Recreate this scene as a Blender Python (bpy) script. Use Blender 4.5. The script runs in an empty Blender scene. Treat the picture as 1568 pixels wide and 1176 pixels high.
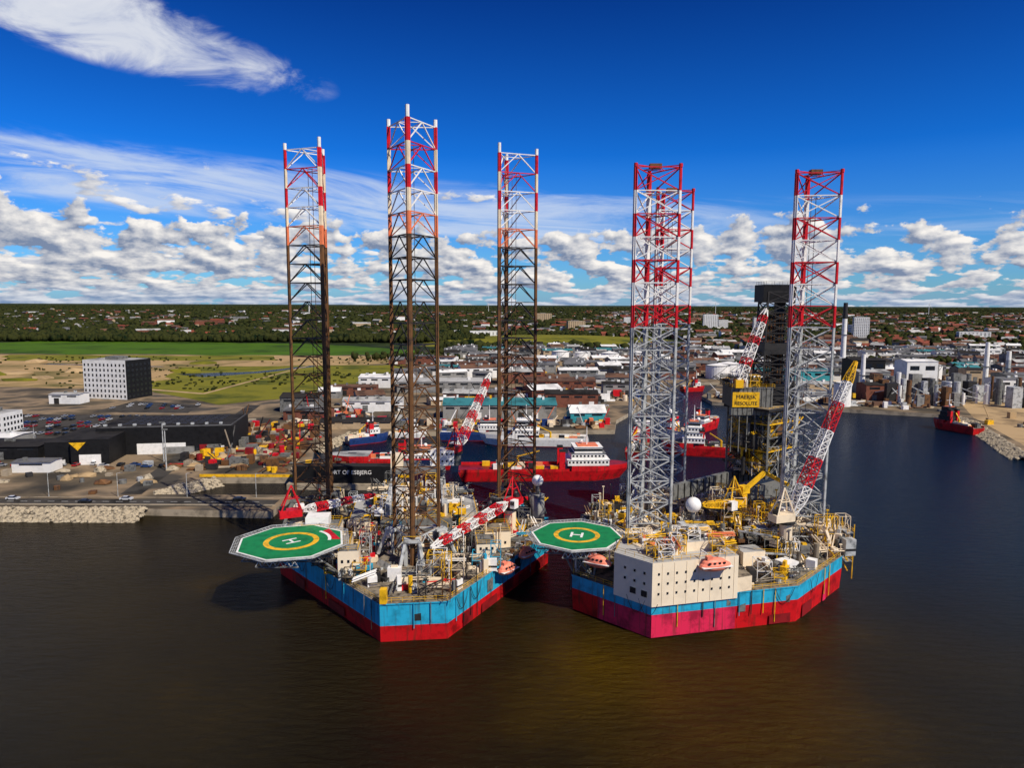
import bpy, math, random
import numpy as np
from mathutils import Matrix, Vector
random.seed(7); np.random.seed(7)
R=random
scene=bpy.context.scene
# ---------------------------------------------------------------- materials
MATS={}
def mat(name,col,rough=.6,metal=0,var=.25,scale=.6,col2=None,spec=.4,detail=6,streak=False):
    m=bpy.data.materials.new(name); m.use_nodes=True
    nt=m.node_tree; b=nt.nodes['Principled BSDF']
    b.inputs['Roughness'].default_value=rough; b.inputs['Metallic'].default_value=metal
    b.inputs['Specular IOR Level'].default_value=spec
    g=nt.nodes.new('ShaderNodeNewGeometry')
    n=nt.nodes.new('ShaderNodeTexNoise'); n.inputs['Scale'].default_value=scale; n.inputs['Detail'].default_value=detail
    n.inputs['Roughness'].default_value=.65
    nt.links.new(g.outputs['Position'],n.inputs['Vector'])
    r=nt.nodes.new('ShaderNodeValToRGB')
    c2=col2 if col2 else tuple(c*max(.05,(1-var*1.6)) for c in col)
    r.color_ramp.elements[0].position=.34; r.color_ramp.elements[0].color=(*c2,1)
    r.color_ramp.elements[1].position=.52; r.color_ramp.elements[1].color=(*[min(1,c*(1+var*.3)) for c in col],1)
    nt.links.new(n.outputs['Fac'],r.inputs['Fac']); out=r.outputs['Color']
    if streak:
        mp=nt.nodes.new('ShaderNodeMapping'); mp.inputs['Scale'].default_value=(1.3,1.3,.10); nt.links.new(g.outputs['Position'],mp.inputs['Vector'])
        n2=nt.nodes.new('ShaderNodeTexNoise'); n2.inputs['Scale'].default_value=1.0; n2.inputs['Detail'].default_value=5; nt.links.new(mp.outputs[0],n2.inputs['Vector'])
        r2=nt.nodes.new('ShaderNodeValToRGB'); r2.color_ramp.elements[0].position=.54; r2.color_ramp.elements[0].color=(0,0,0,1); r2.color_ramp.elements[1].position=.70; r2.color_ramp.elements[1].color=(.85,.85,.85,1)
        nt.links.new(n2.outputs['Fac'],r2.inputs['Fac'])
        mx=nt.nodes.new('ShaderNodeMixRGB'); nt.links.new(r2.outputs[0],mx.inputs[0]); nt.links.new(out,mx.inputs[1]); mx.inputs[2].default_value=(col[0]*.25+.04,col[1]*.25+.02,col[2]*.25+.01,1); out=mx.outputs[0]
    nt.links.new(out,b.inputs['Base Color'])
    MATS[name]=m; return m
mat('red_paint',(.60,.008,.015),.45); mat('hull_red',(.56,.006,.010),.5,var=.35,scale=.25,streak=True)
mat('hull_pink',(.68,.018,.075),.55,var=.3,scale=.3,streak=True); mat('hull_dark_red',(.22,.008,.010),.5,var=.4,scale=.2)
mat('hull_blue',(.02,.37,.58),.5,var=.22,scale=.3,streak=True)
mat('white_paint',(.84,.82,.78),.5,var=.10); mat('cream_paint',(.80,.66,.47),.55,var=.12,scale=.3); mat('cream_wall',(.86,.73,.54),.55,var=.07,scale=.2)
mat('yellow_paint',(.78,.44,.01),.5,var=.3); mat('green_paint',(.006,.20,.055),.6,var=.2,scale=.4)
mat('galv_steel',(.46,.47,.46),.5,.1,var=.4,scale=.5); mat('rust_steel',(.14,.062,.020),.7,var=.4,scale=.35,col2=(.022,.017,.013))
mat('dark_steel',(.024,.022,.021),.6,var=.4); mat('grey_paint',(.15,.15,.14),.6,var=.45)
mat('deck_paint',(.20,.165,.12),.75,var=.6,scale=.5); mat('orange_paint',(.75,.20,.08),.5,var=.15)
mat('pale_orange',(.85,.24,.15),.5,var=.1); mat('glass',(.012,.016,.022),.15,var=.1,spec=.7)
mat('black_clad',(.010,.010,.011),.6,var=.3,spec=.2); mat('roof_dark',(.026,.024,.023),.9,var=.4,scale=.1,spec=.1)
mat('roof_light',(.36,.355,.34),.7,var=.4,scale=.08); mat('roof_white',(.70,.69,.67),.7,var=.2,scale=.08)
mat('roof_brown',(.12,.06,.035),.8,var=.4,scale=.1); mat('roof_grey',(.11,.11,.115),.8,var=.45,scale=.08)
mat('roof_red',(.20,.045,.022),.8,var=.4,scale=.2); mat('roof_teal',(.03,.17,.19),.7,var=.3,scale=.1)
mat('wall_brick',(.18,.06,.035),.85,var=.3,scale=.3); mat('wall_grey',(.24,.235,.22),.8,var=.3,scale=.2)
mat('wall_white',(.76,.75,.72),.8,var=.10,scale=.2); mat('wall_teal',(.03,.28,.32),.7,var=.2,scale=.2)
mat('wall_beige',(.42,.31,.19),.8,var=.2,scale=.2)
mat('asphalt',(.055,.050,.044),.9,var=.4,scale=.08,spec=.1); mat('concrete',(.34,.28,.20),.9,var=.35,scale=.15)
mat('line_paint',(.78,.78,.75),.8,var=.1); mat('rock',(.36,.30,.21),.9,var=.55,scale=.8)
mat('grass',(.055,.115,.006),.95,var=.3,scale=.012,col2=(.026,.055,.006),spec=.1); mat('dry_field',(.37,.25,.12),.95,scale=.012,col2=(.085,.085,.022),detail=10,spec=.1)
mat('sand',(.40,.28,.15),.95,scale=.04,col2=(.17,.12,.07),detail=9,spec=.1); mat('grass_olive',(.16,.15,.016),.95,scale=.02,col2=(.050,.065,.010),detail=10,spec=.1)
mat('foliage',(.032,.036,.010),.95,scale=.045,col2=(.004,.011,.005),detail=3,spec=.05); mat('trunk',(.06,.045,.03),.9)
mat('ship_blue',(.012,.04,.16),.5); mat('tyre',(.02,.02,.02),.9)
for nme,c in dict(car_white=(.7,.7,.7),car_black=(.02,.02,.02),car_silver=(.35,.36,.38),car_red=(.4,.02,.02),car_blue=(.03,.08,.25)).items(): mat(nme,c,.3,.2,var=.03)
# ---------------------------------------------------------------- mesh builder
_t=(1+5**.5)/2
ICO=np.array([(-1,_t,0),(1,_t,0),(-1,-_t,0),(1,-_t,0),(0,-1,_t),(0,1,_t),(0,-1,-_t),(0,1,-_t),(_t,0,-1),(_t,0,1),(-_t,0,-1),(-_t,0,1)])/math.sqrt(1+_t*_t)
ICOF=[(0,11,5),(0,5,1),(0,1,7),(0,7,10),(0,10,11),(1,5,9),(5,11,4),(11,10,2),(10,7,6),(7,1,8),(3,9,4),(3,4,2),(3,2,6),(3,6,8),(3,8,9),(4,9,5),(2,4,11),(6,2,10),(8,6,7),(9,8,1)]
class MB:
    def __init__(s): s.v=[];s.f=[];s.m=[];s.names=[];s.frame(0,0,0,0)
    def frame(s,x,y,z=0,rot=0): s.o=(x,y,z); s.c=math.cos(rot); s.s=math.sin(rot)
    def w(s,p): return (s.o[0]+p[0]*s.c-p[1]*s.s, s.o[1]+p[0]*s.s+p[1]*s.c, s.o[2]+p[2])
    def add(s,vs,fs,m):
        if m not in s.names: s.names.append(m)
        k=s.names.index(m); b=len(s.v); s.v.extend(s.w(p) for p in vs)
        for f in fs: s.f.append(tuple(i+b for i in f)); s.m.append(k)
    def prism(s,poly,z0,z1,m,mt=None,poly2=None):
        n=len(poly); p2=poly2 or poly
        s.add([(x,y,z0) for x,y in poly]+[(x,y,z1) for x,y in p2],[(i,(i+1)%n,n+(i+1)%n,n+i) for i in range(n)]+[tuple(range(n-1,-1,-1))],m)
        s.add([(x,y,z1) for x,y in p2],[tuple(range(n))],mt or m)
    def box(s,x,y,z0,sx,sy,sz,m,rot=0,mt=None):
        c,si=math.cos(rot),math.sin(rot); P=[]
        for a,b in((-1,-1),(1,-1),(1,1),(-1,1)):
            dx,dy=a*sx/2,b*sy/2; P.append((x+dx*c-dy*si,y+dx*si+dy*c))
        s.prism(P,z0,z0+sz,m,mt)
    def beam(s,p,q,r,m,n=4,r2=None):
        p=Vector(p);q=Vector(q);d=(q-p)
        if d.length<1e-6:return
        d.normalize(); a=Vector((0,0,1)) if abs(d.z)<.9 else Vector((1,0,0))
        u=d.cross(a).normalized(); v=d.cross(u); r2=r if r2 is None else r2; vs=[]
        for P,rr in((p,r),(q,r2)):
            for i in range(n):
                t=2*math.pi*(i+.5)/n; vs.append(tuple(P+u*math.cos(t)*rr+v*math.sin(t)*rr))
        s.add(vs,[(i,(i+1)%n,n+(i+1)%n,n+i) for i in range(n)]+[tuple(range(n-1,-1,-1)),tuple(range(n,2*n))],m)
    def cyl(s,x,y,z0,z1,r,m,n=14,r2=None): s.beam((x,y,z0),(x,y,z1),r,m,n,r2)
    def ell(s,x,y,z,rx,ry,rz,m,nu=14,nv=8,rot=0):
        vs=[];fs=[];c,si=math.cos(rot),math.sin(rot)
        for j in range(nv+1):
            ph=math.pi*j/nv
            for i in range(nu):
                th=2*math.pi*i/nu; a=rx*math.sin(ph)*math.cos(th); b=ry*math.sin(ph)*math.sin(th)
                vs.append((x+a*c-b*si,y+a*si+b*c,z-rz*math.cos(ph)))
        for j in range(nv):
            for i in range(nu): fs.append((j*nu+i,j*nu+(i+1)%nu,(j+1)*nu+(i+1)%nu,(j+1)*nu+i))
        s.add(vs,fs,m)
    def gable(s,x,y,z0,L,W,h,rh,wall,roof,rot=0):
        c,si=math.cos(rot),math.sin(rot)
        def T(a,b,z): return (x+a*c-b*si,y+a*si+b*c,z)
        l,w=L/2,W/2
        vs=[T(-l,-w,z0),T(l,-w,z0),T(l,w,z0),T(-l,w,z0),T(-l,-w,z0+h),T(l,-w,z0+h),T(l,w,z0+h),T(-l,w,z0+h),T(-l,0,z0+h+rh),T(l,0,z0+h+rh)]
        s.add(vs,[(0,1,5,4),(1,2,6,9,5),(2,3,7,6),(3,0,4,8,7)],wall)
        e=.5; k=rh/w*e
        r=[T(-l-e,-w-e,z0+h-k+.06),T(l+e,-w-e,z0+h-k+.06),T(l+e,w+e,z0+h-k+.06),T(-l-e,w+e,z0+h-k+.06),T(-l-e,0,z0+h+rh+.06),T(l+e,0,z0+h+rh+.06)]
        s.add(r,[(0,1,5,4),(2,3,4,5)],roof)
    def build(s,name,parent=None,smooth=False):
        o=parent.location if parent else Vector((0,0,0))
        me=bpy.data.meshes.new(name); me.from_pydata([(a-o.x,b-o.y,c-o.z) for a,b,c in s.v],[],s.f)
        for n in s.names: me.materials.append(MATS[n])
        me.polygons.foreach_set('material_index',s.m)
        if smooth: me.polygons.foreach_set('use_smooth',[True]*len(s.f))
        me.update(); ob=bpy.data.objects.new(name,me); scene.collection.objects.link(ob)
        if parent: ob.parent=parent
        return ob
def empty(name,loc):
    e=bpy.data.objects.new(name,None); e.location=loc; scene.collection.objects.link(e); bpy.context.view_layer.update(); return e
def inpoly(x,y,P):
    c=False;n=len(P);j=n-1
    for i in range(n):
        if (P[i][1]>y)!=(P[j][1]>y) and x<(P[j][0]-P[i][0])*(y-P[i][1])/(P[j][1]-P[i][1])+P[i][0]: c=not c
        j=i
    return c
def text(name,s,size,loc,rotz,mt,parent,tilt=90):
    cu=bpy.data.curves.new(name,'FONT'); cu.body=s; cu.size=size; cu.align_x='CENTER'; cu.extrude=.03
    cu.materials.append(MATS[mt]); o=bpy.data.objects.new(name,cu); scene.collection.objects.link(o)
    o.parent=parent; o.location=Vector(loc)-parent.location; o.rotation_euler=(math.radians(tilt),0,rotz); return o
# ---------------------------------------------------------------- water
def water():
    m=bpy.data.materials.new('water'); m.use_nodes=True; nt=m.node_tree; b=nt.nodes['Principled BSDF']; L=nt.links.new
    g=nt.nodes.new('ShaderNodeNewGeometry')
    n0=nt.nodes.new('ShaderNodeTexNoise'); n0.inputs['Scale'].default_value=.020; n0.inputs['Detail'].default_value=5; L(g.outputs['Position'],n0.inputs['Vector'])
    # golden sun glint painted into the water colour in front of the rigs
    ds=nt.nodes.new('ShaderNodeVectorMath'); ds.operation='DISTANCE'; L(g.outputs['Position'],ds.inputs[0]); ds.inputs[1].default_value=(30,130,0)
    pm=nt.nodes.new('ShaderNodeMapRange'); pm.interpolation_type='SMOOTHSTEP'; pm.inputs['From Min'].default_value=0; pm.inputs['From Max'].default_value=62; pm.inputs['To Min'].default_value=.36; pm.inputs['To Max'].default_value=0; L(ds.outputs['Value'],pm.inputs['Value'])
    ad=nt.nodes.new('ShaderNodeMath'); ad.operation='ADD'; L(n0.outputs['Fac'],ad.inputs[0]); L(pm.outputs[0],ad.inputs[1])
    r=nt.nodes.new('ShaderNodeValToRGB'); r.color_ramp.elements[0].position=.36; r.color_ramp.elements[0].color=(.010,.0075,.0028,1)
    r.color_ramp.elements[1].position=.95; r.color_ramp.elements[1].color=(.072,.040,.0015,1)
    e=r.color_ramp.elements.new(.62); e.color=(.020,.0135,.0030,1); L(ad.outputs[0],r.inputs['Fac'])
    dp=nt.nodes.new('ShaderNodeVectorMath'); dp.operation='DOT_PRODUCT'; L(g.outputs['Position'],dp.inputs[0]); dp.inputs[1].default_value=(.55,1,0)
    mr=nt.nodes.new('ShaderNodeMapRange'); mr.interpolation_type='SMOOTHSTEP'; mr.inputs['From Min'].default_value=185; mr.inputs['From Max'].default_value=300; L(dp.outputs['Value'],mr.inputs['Value'])
    mx=nt.nodes.new('ShaderNodeMixRGB'); L(mr.outputs[0],mx.inputs[0]); L(r.outputs[0],mx.inputs[1]); mx.inputs[2].default_value=(.0006,.010,.028,1)
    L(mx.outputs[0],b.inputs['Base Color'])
    b.inputs['Roughness'].default_value=.16; b.inputs['IOR'].default_value=1.13; b.inputs['Specular IOR Level'].default_value=.5
    mp=nt.nodes.new('ShaderNodeMapping'); mp.inputs['Rotation'].default_value=(0,0,.5); mp.inputs['Scale'].default_value=(.25,.75,1); L(g.outputs['Position'],mp.inputs['Vector'])
    n1=nt.nodes.new('ShaderNodeTexNoise'); n1.inputs['Scale'].default_value=.85; n1.inputs['Detail'].default_value=8; n1.inputs['Roughness'].default_value=.66; n1.inputs['Distortion'].default_value=.4; L(mp.outputs[0],n1.inputs['Vector'])
    bp=nt.nodes.new('ShaderNodeBump'); bp.inputs['Strength'].default_value=1; bp.inputs['Distance'].default_value=1.9; L(n1.outputs['Fac'],bp.inputs['Height']); L(bp.outputs[0],b.inputs['Normal'])
    MATS['water']=m
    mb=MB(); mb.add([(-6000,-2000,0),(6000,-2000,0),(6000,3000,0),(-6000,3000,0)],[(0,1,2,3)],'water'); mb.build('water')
water()
# ---------------------------------------------------------------- land
LZ=2.5
LAND=[(-5000,243),(-129,243),(-84,240),(-84,262),(-137,262),(-135,272),(-124,288),(-50,290),(-46,312),(-92,318),(-100,350),(-92,392),(-30,398),(60,405),(66,440),(92,500),(135,600),(158,662),(198,662),(152,560),(151,527),(294,468),(291,436),(252,338),(240,300),(900,290),(5000,290),(5000,2900),(45000,60000),(-45000,60000),(-5000,2900)]
m=bpy.data.materials.new('ground'); m.use_nodes=True; nt=m.node_tree; b=nt.nodes['Principled BSDF']; b.inputs['Roughness'].default_value=.95; b.inputs['Specular IOR Level'].default_value=.1; L=nt.links.new
g=nt.nodes.new('ShaderNodeNewGeometry'); sep=nt.nodes.new('ShaderNodeSeparateXYZ'); L(g.outputs['Position'],sep.inputs[0])
def noise(sc,det=6):
    n=nt.nodes.new('ShaderNodeTexNoise'); n.inputs['Scale'].default_value=sc; n.inputs['Detail'].default_value=det; L(g.outputs['Position'],n.inputs['Vector']); return n
def ramp(fac,els):
    r=nt.nodes.new('ShaderNodeValToRGB')
    while len(r.color_ramp.elements)<len(els): r.color_ramp.elements.new(.5)
    for e,(p,c) in zip(r.color_ramp.elements,els): e.position=p; e.color=(*c,1)
    L(fac,r.inputs[0]); return r
near=ramp(noise(.03,10).outputs['Fac'],[(.35,(.045,.040,.033)),(.46,(.12,.095,.065)),(.55,(.26,.19,.12)),(.66,(.07,.062,.052))])
far=ramp(noise(.004,9).outputs['Fac'],[(.35,(.008,.018,.007)),(.5,(.018,.028,.009)),(.62,(.05,.07,.015)),(.72,(.02,.03,.01))])
mr=nt.nodes.new('ShaderNodeMapRange'); mr.inputs['From Min'].default_value=850; mr.inputs['From Max'].default_value=1150; L(sep.outputs['Y'],mr.inputs['Value'])
mx=nt.nodes.new('ShaderNodeMixRGB'); L(mr.outputs[0],mx.inputs[0]); L(near.outputs[0],mx.inputs[1]); L(far.outputs[0],mx.inputs[2]); L(mx.outputs[0],b.inputs['Base Color'])
MATS['ground']=m
mb=MB(); n=len(LAND)
mb.add([(x,y,LZ) for x,y in LAND],[tuple(range(n))],'ground')
for i in range(24):
    a,c=LAND[i],LAND[i+1]; mb.add([(a[0],a[1],-3),(c[0],c[1],-3),(c[0],c[1],LZ),(a[0],a[1],LZ)],[(0,1,2,3)],'concrete')
mb.build('ground')
def sheet(name,poly,lvl,mt):
    mb=MB(); mb.add([(x,y,LZ+.03*lvl) for x,y in poly],[tuple(range(len(poly)))],mt); return mb.build(name)
def ragged(poly,amp,step,seed=0):
    r=random.Random(seed); out=[]
    for (a,b_),(c,d) in zip(poly,poly[1:]+poly[:1]):
        k=max(1,int(math.hypot(c-a,d-b_)/step))
        for i in range(k): t=i/k; out.append((a+(c-a)*t+r.uniform(-amp,amp)*(i>0),b_+(d-b_)*t+r.uniform(-amp,amp)*(i>0)))
    return out
sheet('grass_field',ragged([(-1100,1010),(-340,990),(-100,1010),(-140,1100),(-380,1290),(-900,1330)],12,40),1,'grass')
sheet('sand_field',ragged([(-900,600),(-330,600),(-310,700),(-150,860),(-170,985),(-800,985)],6,30),1,'dry_field')
sheet('grass_field',ragged([(-308,588),(-210,500),(-150,560),(-110,845),(-380,800)],5,25),2,'grass_olive')
sheet('grass_field',ragged([(-640,880),(-300,900),(-330,975),(-700,980)],8,30),2,'grass_olive')
sheet('grass_field',[(370,570),(450,540),(520,620),(400,650)],2,'grass_olive')
sheet('sand_field',[(302,456),(262,345),(520,330),(520,560),(340,530)],1,'sand')
sheet('parking_lot',[(-420,460),(-225,450),(-190,372),(-420,365)],1,'asphalt')
sheet('parking_lot',[(-280,520),(-222,500),(-215,462),(-280,465)],1,'asphalt')
sheet('canal',ragged([(-345,720),(-305,690),(-262,735),(-225,820),(-236,824),(-275,748)],2,14),3,'water')
sheet('canal',ragged([(-560,830),(-400,800),(-398,806),(-556,840)],2,14,3),3,'water')
sheet('dirt_track',[(-420,640),(-250,560),(-246,564),(-416,646)],3,'sand'); sheet('dirt_track',[(-250,560),(-240,820),(-237,820),(-246,560)],4,'sand')
mb=MB()
for k in range(26):
    x=R.uniform(-640,-330);y=R.uniform(640,860)
    P=ICO*(1+.3*(np.random.rand(12,1)-.5))*np.array([R.uniform(8,26),R.uniform(6,14),R.uniform(2,6)])+np.array([x,y,LZ]); mb.add([tuple(p) for p in P],ICOF,R.choice(['sand','dry_field','grass_olive']))
mb.build('sand_mounds')
# scrub on the open fields
cl=[]
def clump(x,y,s,h):
    P=ICO*(1+.5*(np.random.rand(12,1)-.5))*np.array([s,s,h*.55])+np.array([x,y,LZ+h*.5]); cl.append(P)
def flush(name):
    A=np.concatenate(cl); F=np.array(ICOF); FF=(F[None]+(np.arange(len(cl))*12)[:,None,None]).reshape(-1,3)
    me=bpy.data.meshes.new(name); me.vertices.add(len(A)); me.vertices.foreach_set('co',A.ravel())
    me.loops.add(FF.size); me.loops.foreach_set('vertex_index',FF.ravel()); me.polygons.add(len(FF)); me.polygons.foreach_set('loop_start',np.arange(len(FF))*3)
    me.materials.append(MATS['foliage']); me.update(); me.validate()
    scene.collection.objects.link(bpy.data.objects.new(name,me)); cl.clear()
for k in range(500):
    a=R.choice([(-520,900),(-300,640),(-180,700),(-420,760),(-200,900)]); clump(a[0]+R.gauss(0,60),a[1]+R.gauss(0,30),R.uniform(.7,2.2),R.uniform(.8,2.4))
flush('field_scrub')
# quay road
mb=MB(); mb.add([(-900,248,LZ+.06),(-86,246,LZ+.06),(-86,255,LZ+.06),(-900,257,LZ+.06)],[(0,1,2,3)],'asphalt')
for i in range(110):
    x=-640+i*5; mb.add([(x,251.6,LZ+.1),(x+2.5,251.6,LZ+.1),(x+2.5,251.8,LZ+.1),(x,251.8,LZ+.1)],[(0,1,2,3)],'line_paint')
mb.box(-490,247.2,LZ,810,.4,.5,'concrete'); mb.box(-490,257.4,LZ,810,.3,.15,'concrete'); mb.build('road')
mb=MB(); mb.add([(-500,352,LZ+.09),(-140,352,LZ+.09),(-140,361,LZ+.09),(-500,361,LZ+.09)],[(0,1,2,3)],'asphalt')
mb.add([(-149,262,LZ+.07),(-141,262,LZ+.07),(-180,500,LZ+.07),(-189,500,LZ+.07)],[(0,1,2,3)],'asphalt')
mb.add([(-500,356.4,LZ+.12),(-140,356.4,LZ+.12),(-140,356.7,LZ+.12),(-500,356.7,LZ+.12)],[(0,1,2,3)],'line_paint'); mb.build('road')
# grassy mound
mb=MB(); vs=[];fs=[];N=24
for j in range(N+1):
    for i in range(N+1):
        a=i/N;b_=j/N; x=-170+a*500;y=1200+b_*330; vs.append((x,y,LZ-.5+14*math.sin(math.pi*a)**.7*math.sin(math.pi*b_)**.8))
for j in range(N):
    for i in range(N): fs.append((j*(N+1)+i,j*(N+1)+i+1,(j+1)*(N+1)+i+1,(j+1)*(N+1)+i))
mb.add(vs,fs,'grass_olive'); mb.build('grass_hill',smooth=True)
# rocks
def rocks(name,pts,wd,dens,s0=.5,s1=1.3):
    mb=MB()
    for (x0,y0),(x1,y1) in zip(pts[:-1],pts[1:]):
        d=math.hypot(x1-x0,y1-y0); nx,ny=(y1-y0)/d,-(x1-x0)/d
        for k in range(int(d*dens)):
            t=R.random(); o=R.random(); s=R.uniform(s0,s1); z=LZ+.2-o*(LZ+.6)
            P=ICO*s*(1+.3*(np.random.rand(12,1)-.5))*np.array([1,1,.75])+np.array([x0+(x1-x0)*t+nx*o*wd,y0+(y1-y0)*t+ny*o*wd,z])
            mb.add([tuple(p) for p in P],ICOF,'rock')
    mb.build(name)
rocks('rock_revetment',[(-330,243),(-129,243)],8,22,.5,1.2)
rocks('rock_revetment',[(-137,262),(-135,272),(-124,288)],6,20)
rocks('rock_revetment',[(252,338),(291,436),(294,460)],-7,14,.6,1.5)
rocks('rock_revetment',[(-100,350),(-92,392),(-60,396)],5,8)
# ---------------------------------------------------------------- forest + town
def blocked(x,y):
    return (-1000<x<-120 and 960<y<1330) or (-180<x<340 and 1180<y<1540)
for k in range(36000):
    Y=math.exp(R.uniform(math.log(1080),math.log(18000))); X=R.uniform(-.85,.85)*Y
    if blocked(X,Y): continue
    if Y<1500 and X>0 and R.random()<.7: continue
    if math.sin(X*.006+1.3)*math.sin(Y*.004+X*.001)>.5 and R.random()<.85: continue
    s=R.uniform(2.5,6)+Y*.0023; clump(X,Y,s,R.uniform(6,16)+Y*.0004)
for k in range(2600):
    t=R.random(); X=-1300+t*1250; clump(X,1335+R.uniform(-25,140),R.uniform(3,7),R.uniform(7,16))
for k in range(1300):
    X=R.uniform(-100,1300); clump(X,1560+R.uniform(-30,90),R.uniform(3,7),R.uniform(8,15))
for k in range(700):
    a=R.choice([(-60,1020),(150,1060),(330,980),(520,900),(-140,930),(620,1080),(420,1120),(250,820),(480,760)]); clump(a[0]+R.gauss(0,30),a[1]+R.gauss(0,9),R.uniform(2.5,4.5),R.uniform(5,10))
flush('distant_forest')
mb=MB()
for k in range(2500):
    Y=math.exp(R.uniform(math.log(1150),math.log(6500)))
    X=(R.uniform(.12,.8) if R.random()<.66 else R.uniform(-.75,.2))*Y
    if blocked(X,Y) or (X<0 and Y<1500): continue
    big=R.random()<.12; s=1+Y*.00012
    mb.gable(X,Y,LZ,R.uniform(10,22)*s*(2 if big else 1),R.uniform(8,12)*s,R.uniform(4,8)*(1.6 if big else 1)*s,R.uniform(2.5,4.5),R.choice(['wall_white','wall_brick','wall_beige','wall_grey','wall_brick']),R.choice(['roof_red','roof_red','roof_brown','roof_brown','roof_grey','roof_light','roof_dark']),R.uniform(-.9,.9))
mb.build('distant_town')
# ---------------------------------------------------------------- buildings
def warehouse(x,y,L,W,h,rot=0,wall=None,roof=None,rh=None,name='warehouse'):
    mb=MB(); mb.frame(x,y,LZ,rot); rh=R.uniform(1.2,3) if rh is None else rh
    wall=wall or R.choice(['wall_white','wall_grey','wall_grey','wall_beige','wall_brick','wall_brick','grey_paint','wall_grey']); roof=roof or R.choice(['roof_grey','roof_grey','roof_light','roof_dark','roof_dark','roof_brown','roof_white','roof_brown','roof_grey','roof_teal' if R.random()<.3 else 'roof_light'])
    mb.gable(0,0,0,L,W,h,rh,wall,roof)
    k=int(L/9)
    for i in range(k):
        xx=-L/2+(i+.5)*L/k
        if R.random()<.5: mb.box(xx,-W/2-.05,.05,3.6,.15,min(4.2,h*.6),R.choice(['roof_dark','white_paint','grey_paint']))
        mb.box(xx,-W/2-.04,h*.72,L/k*.6,.12,h*.14,'glass')
    for i in range(int(L/9)): mb.box(R.uniform(-L/2+2,L/2-2),R.uniform(-W/4,W/4),h+rh*.5,R.uniform(1,2.5),R.uniform(1,2),rh*.5+1.2,R.choice(['white_paint','galv_steel','grey_paint']))
    if R.random()<.4: mb.box(L*.2,W/2+2.5,0,L*.4,5,h*.6,wall,mt=roof)
    return mb.build(name)
def blockb(x,y,L,W,h,rot,wall,floors,cols,name,side=None,side_cols=6,roof='roof_light'):
    mb=MB(); mb.frame(x,y,LZ,rot); mb.box(0,0,0,L,W,h,wall,mt=roof); fh=h/(floors+.4)
    mb.box(0,0,h,L*1.0,W*1.0,.5,wall,mt=roof)
    if side: mb.box(L/2+.2,0,0,.4,W+.02,h+.52,side)
    for f in range(floors):
        for c in range(cols):
            mb.box(-L/2+(c+.5)*L/cols,-W/2-.03,f*fh+fh*.35,L/cols*.36,.14,fh*.5,'glass')
        for c in range(side_cols):
            mb.box((L/2+(.42 if side else .03)),-W/2+(c+.5)*W/side_cols,f*fh+fh*.35,.14,W/side_cols*.5,fh*.5,'glass'); mb.box(-(L/2+.03),-W/2+(c+.5)*W/side_cols,f*fh+fh*.35,.14,W/side_cols*.5,fh*.5,'glass')
    mb.box(0,0,h+.5,L*.3,W*.4,2.2,'grey_paint'); return mb.build(name)
blockb(-305,542,38,26,29,-.22,'wall_white',7,11,'hotel_building',side='black_clad')
warehouse(-322,508,22,12,7,0,'wall_white','roof_light',.6,'office_building')
blockb(-292,392,22,16,11,0,'wall_white',3,5,'office_building')
# dark logistics hall
mb=MB(); mb.frame(-176,352,LZ,.16)
mb.box(6,0,0,62,36,13,'black_clad',mt='roof_dark'); mb.box(6,0,13,60,34,.5,'roof_grey',mt='roof_dark')
mb.box(-20,-27,0,16,22,11.5,'black_clad',mt='roof_dark'); mb.box(-34,-16,0,12,38,10,'black_clad',mt='roof_dark')
mb.box(-20,-38.1,0,9,.4,4.6,'white_paint'); mb.box(4,-18.2,0,22,.6,5.2,'white_paint'); mb.box(12,-18.6,0,14,.6,3.4,'wall_grey')
for i in range(7): mb.box(20+i*2.4,-18.1,.1,1.5,.3,3.2,'white_paint' if i%2 else 'glass')
for j in range(6):
    for i in range(12): mb.box(-14+i*3.8,-11+j*4.4,13.52,3.2,2.6,.25,'dark_steel')
for i in range(9): mb.box(-22+i*6.6,-14.5,13.5,1.4,1.2,.9,'galv_steel')
mb.add([(-25,-38.15,6.5),(-21.5,-38.15,10.2),(-28.5,-38.15,10.2)],[(0,1,2)],'yellow_paint')
mb.build('warehouse')
warehouse(-238,330,34,20,6,.1,'black_clad','roof_dark',.5); warehouse(-262,356,22,16,5,0,'wall_grey','roof_white',.5); warehouse(-206,300,16,9,4.5,.05,'wall_white','roof_grey',.4); warehouse(-228,292,14,8,4,.1,'grey_paint','roof_grey',.4)
warehouse(-8,455,72,26,9,.03,'wall_grey','roof_teal',3); warehouse(-95,480,40,16,7,.1,'wall_white','roof_light',2); warehouse(-128,440,28,14,6,-.1,'wall_brick','roof_grey',2)
warehouse(46,432,22,14,7,.1,'wall_teal','roof_white',4); warehouse(40,600,60,30,9,0,'wall_brick','roof_brown',2)
warehouse(-60,590,70,30,9,.04,'wall_grey','roof_light',2); warehouse(-110,620,46,26,9,0,'wall_white','roof_white',2)
placed=[(-8,455,50),(-95,480,30),(46,432,22),(40,600,42),(-60,590,46),(-110,620,30),(-128,440,22)]
green=[[(-308,588),(-210,500),(-150,560),(-110,845),(-380,800)],[(-900,600),(-330,600),(-310,700),(-150,860),(-170,985),(-800,985)],[(370,570),(450,540),(520,620),(400,650)]]
tanks=[(62,905),(88,905),(125,900),(160,900),(205,700),(222,720),(180,850)]
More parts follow.
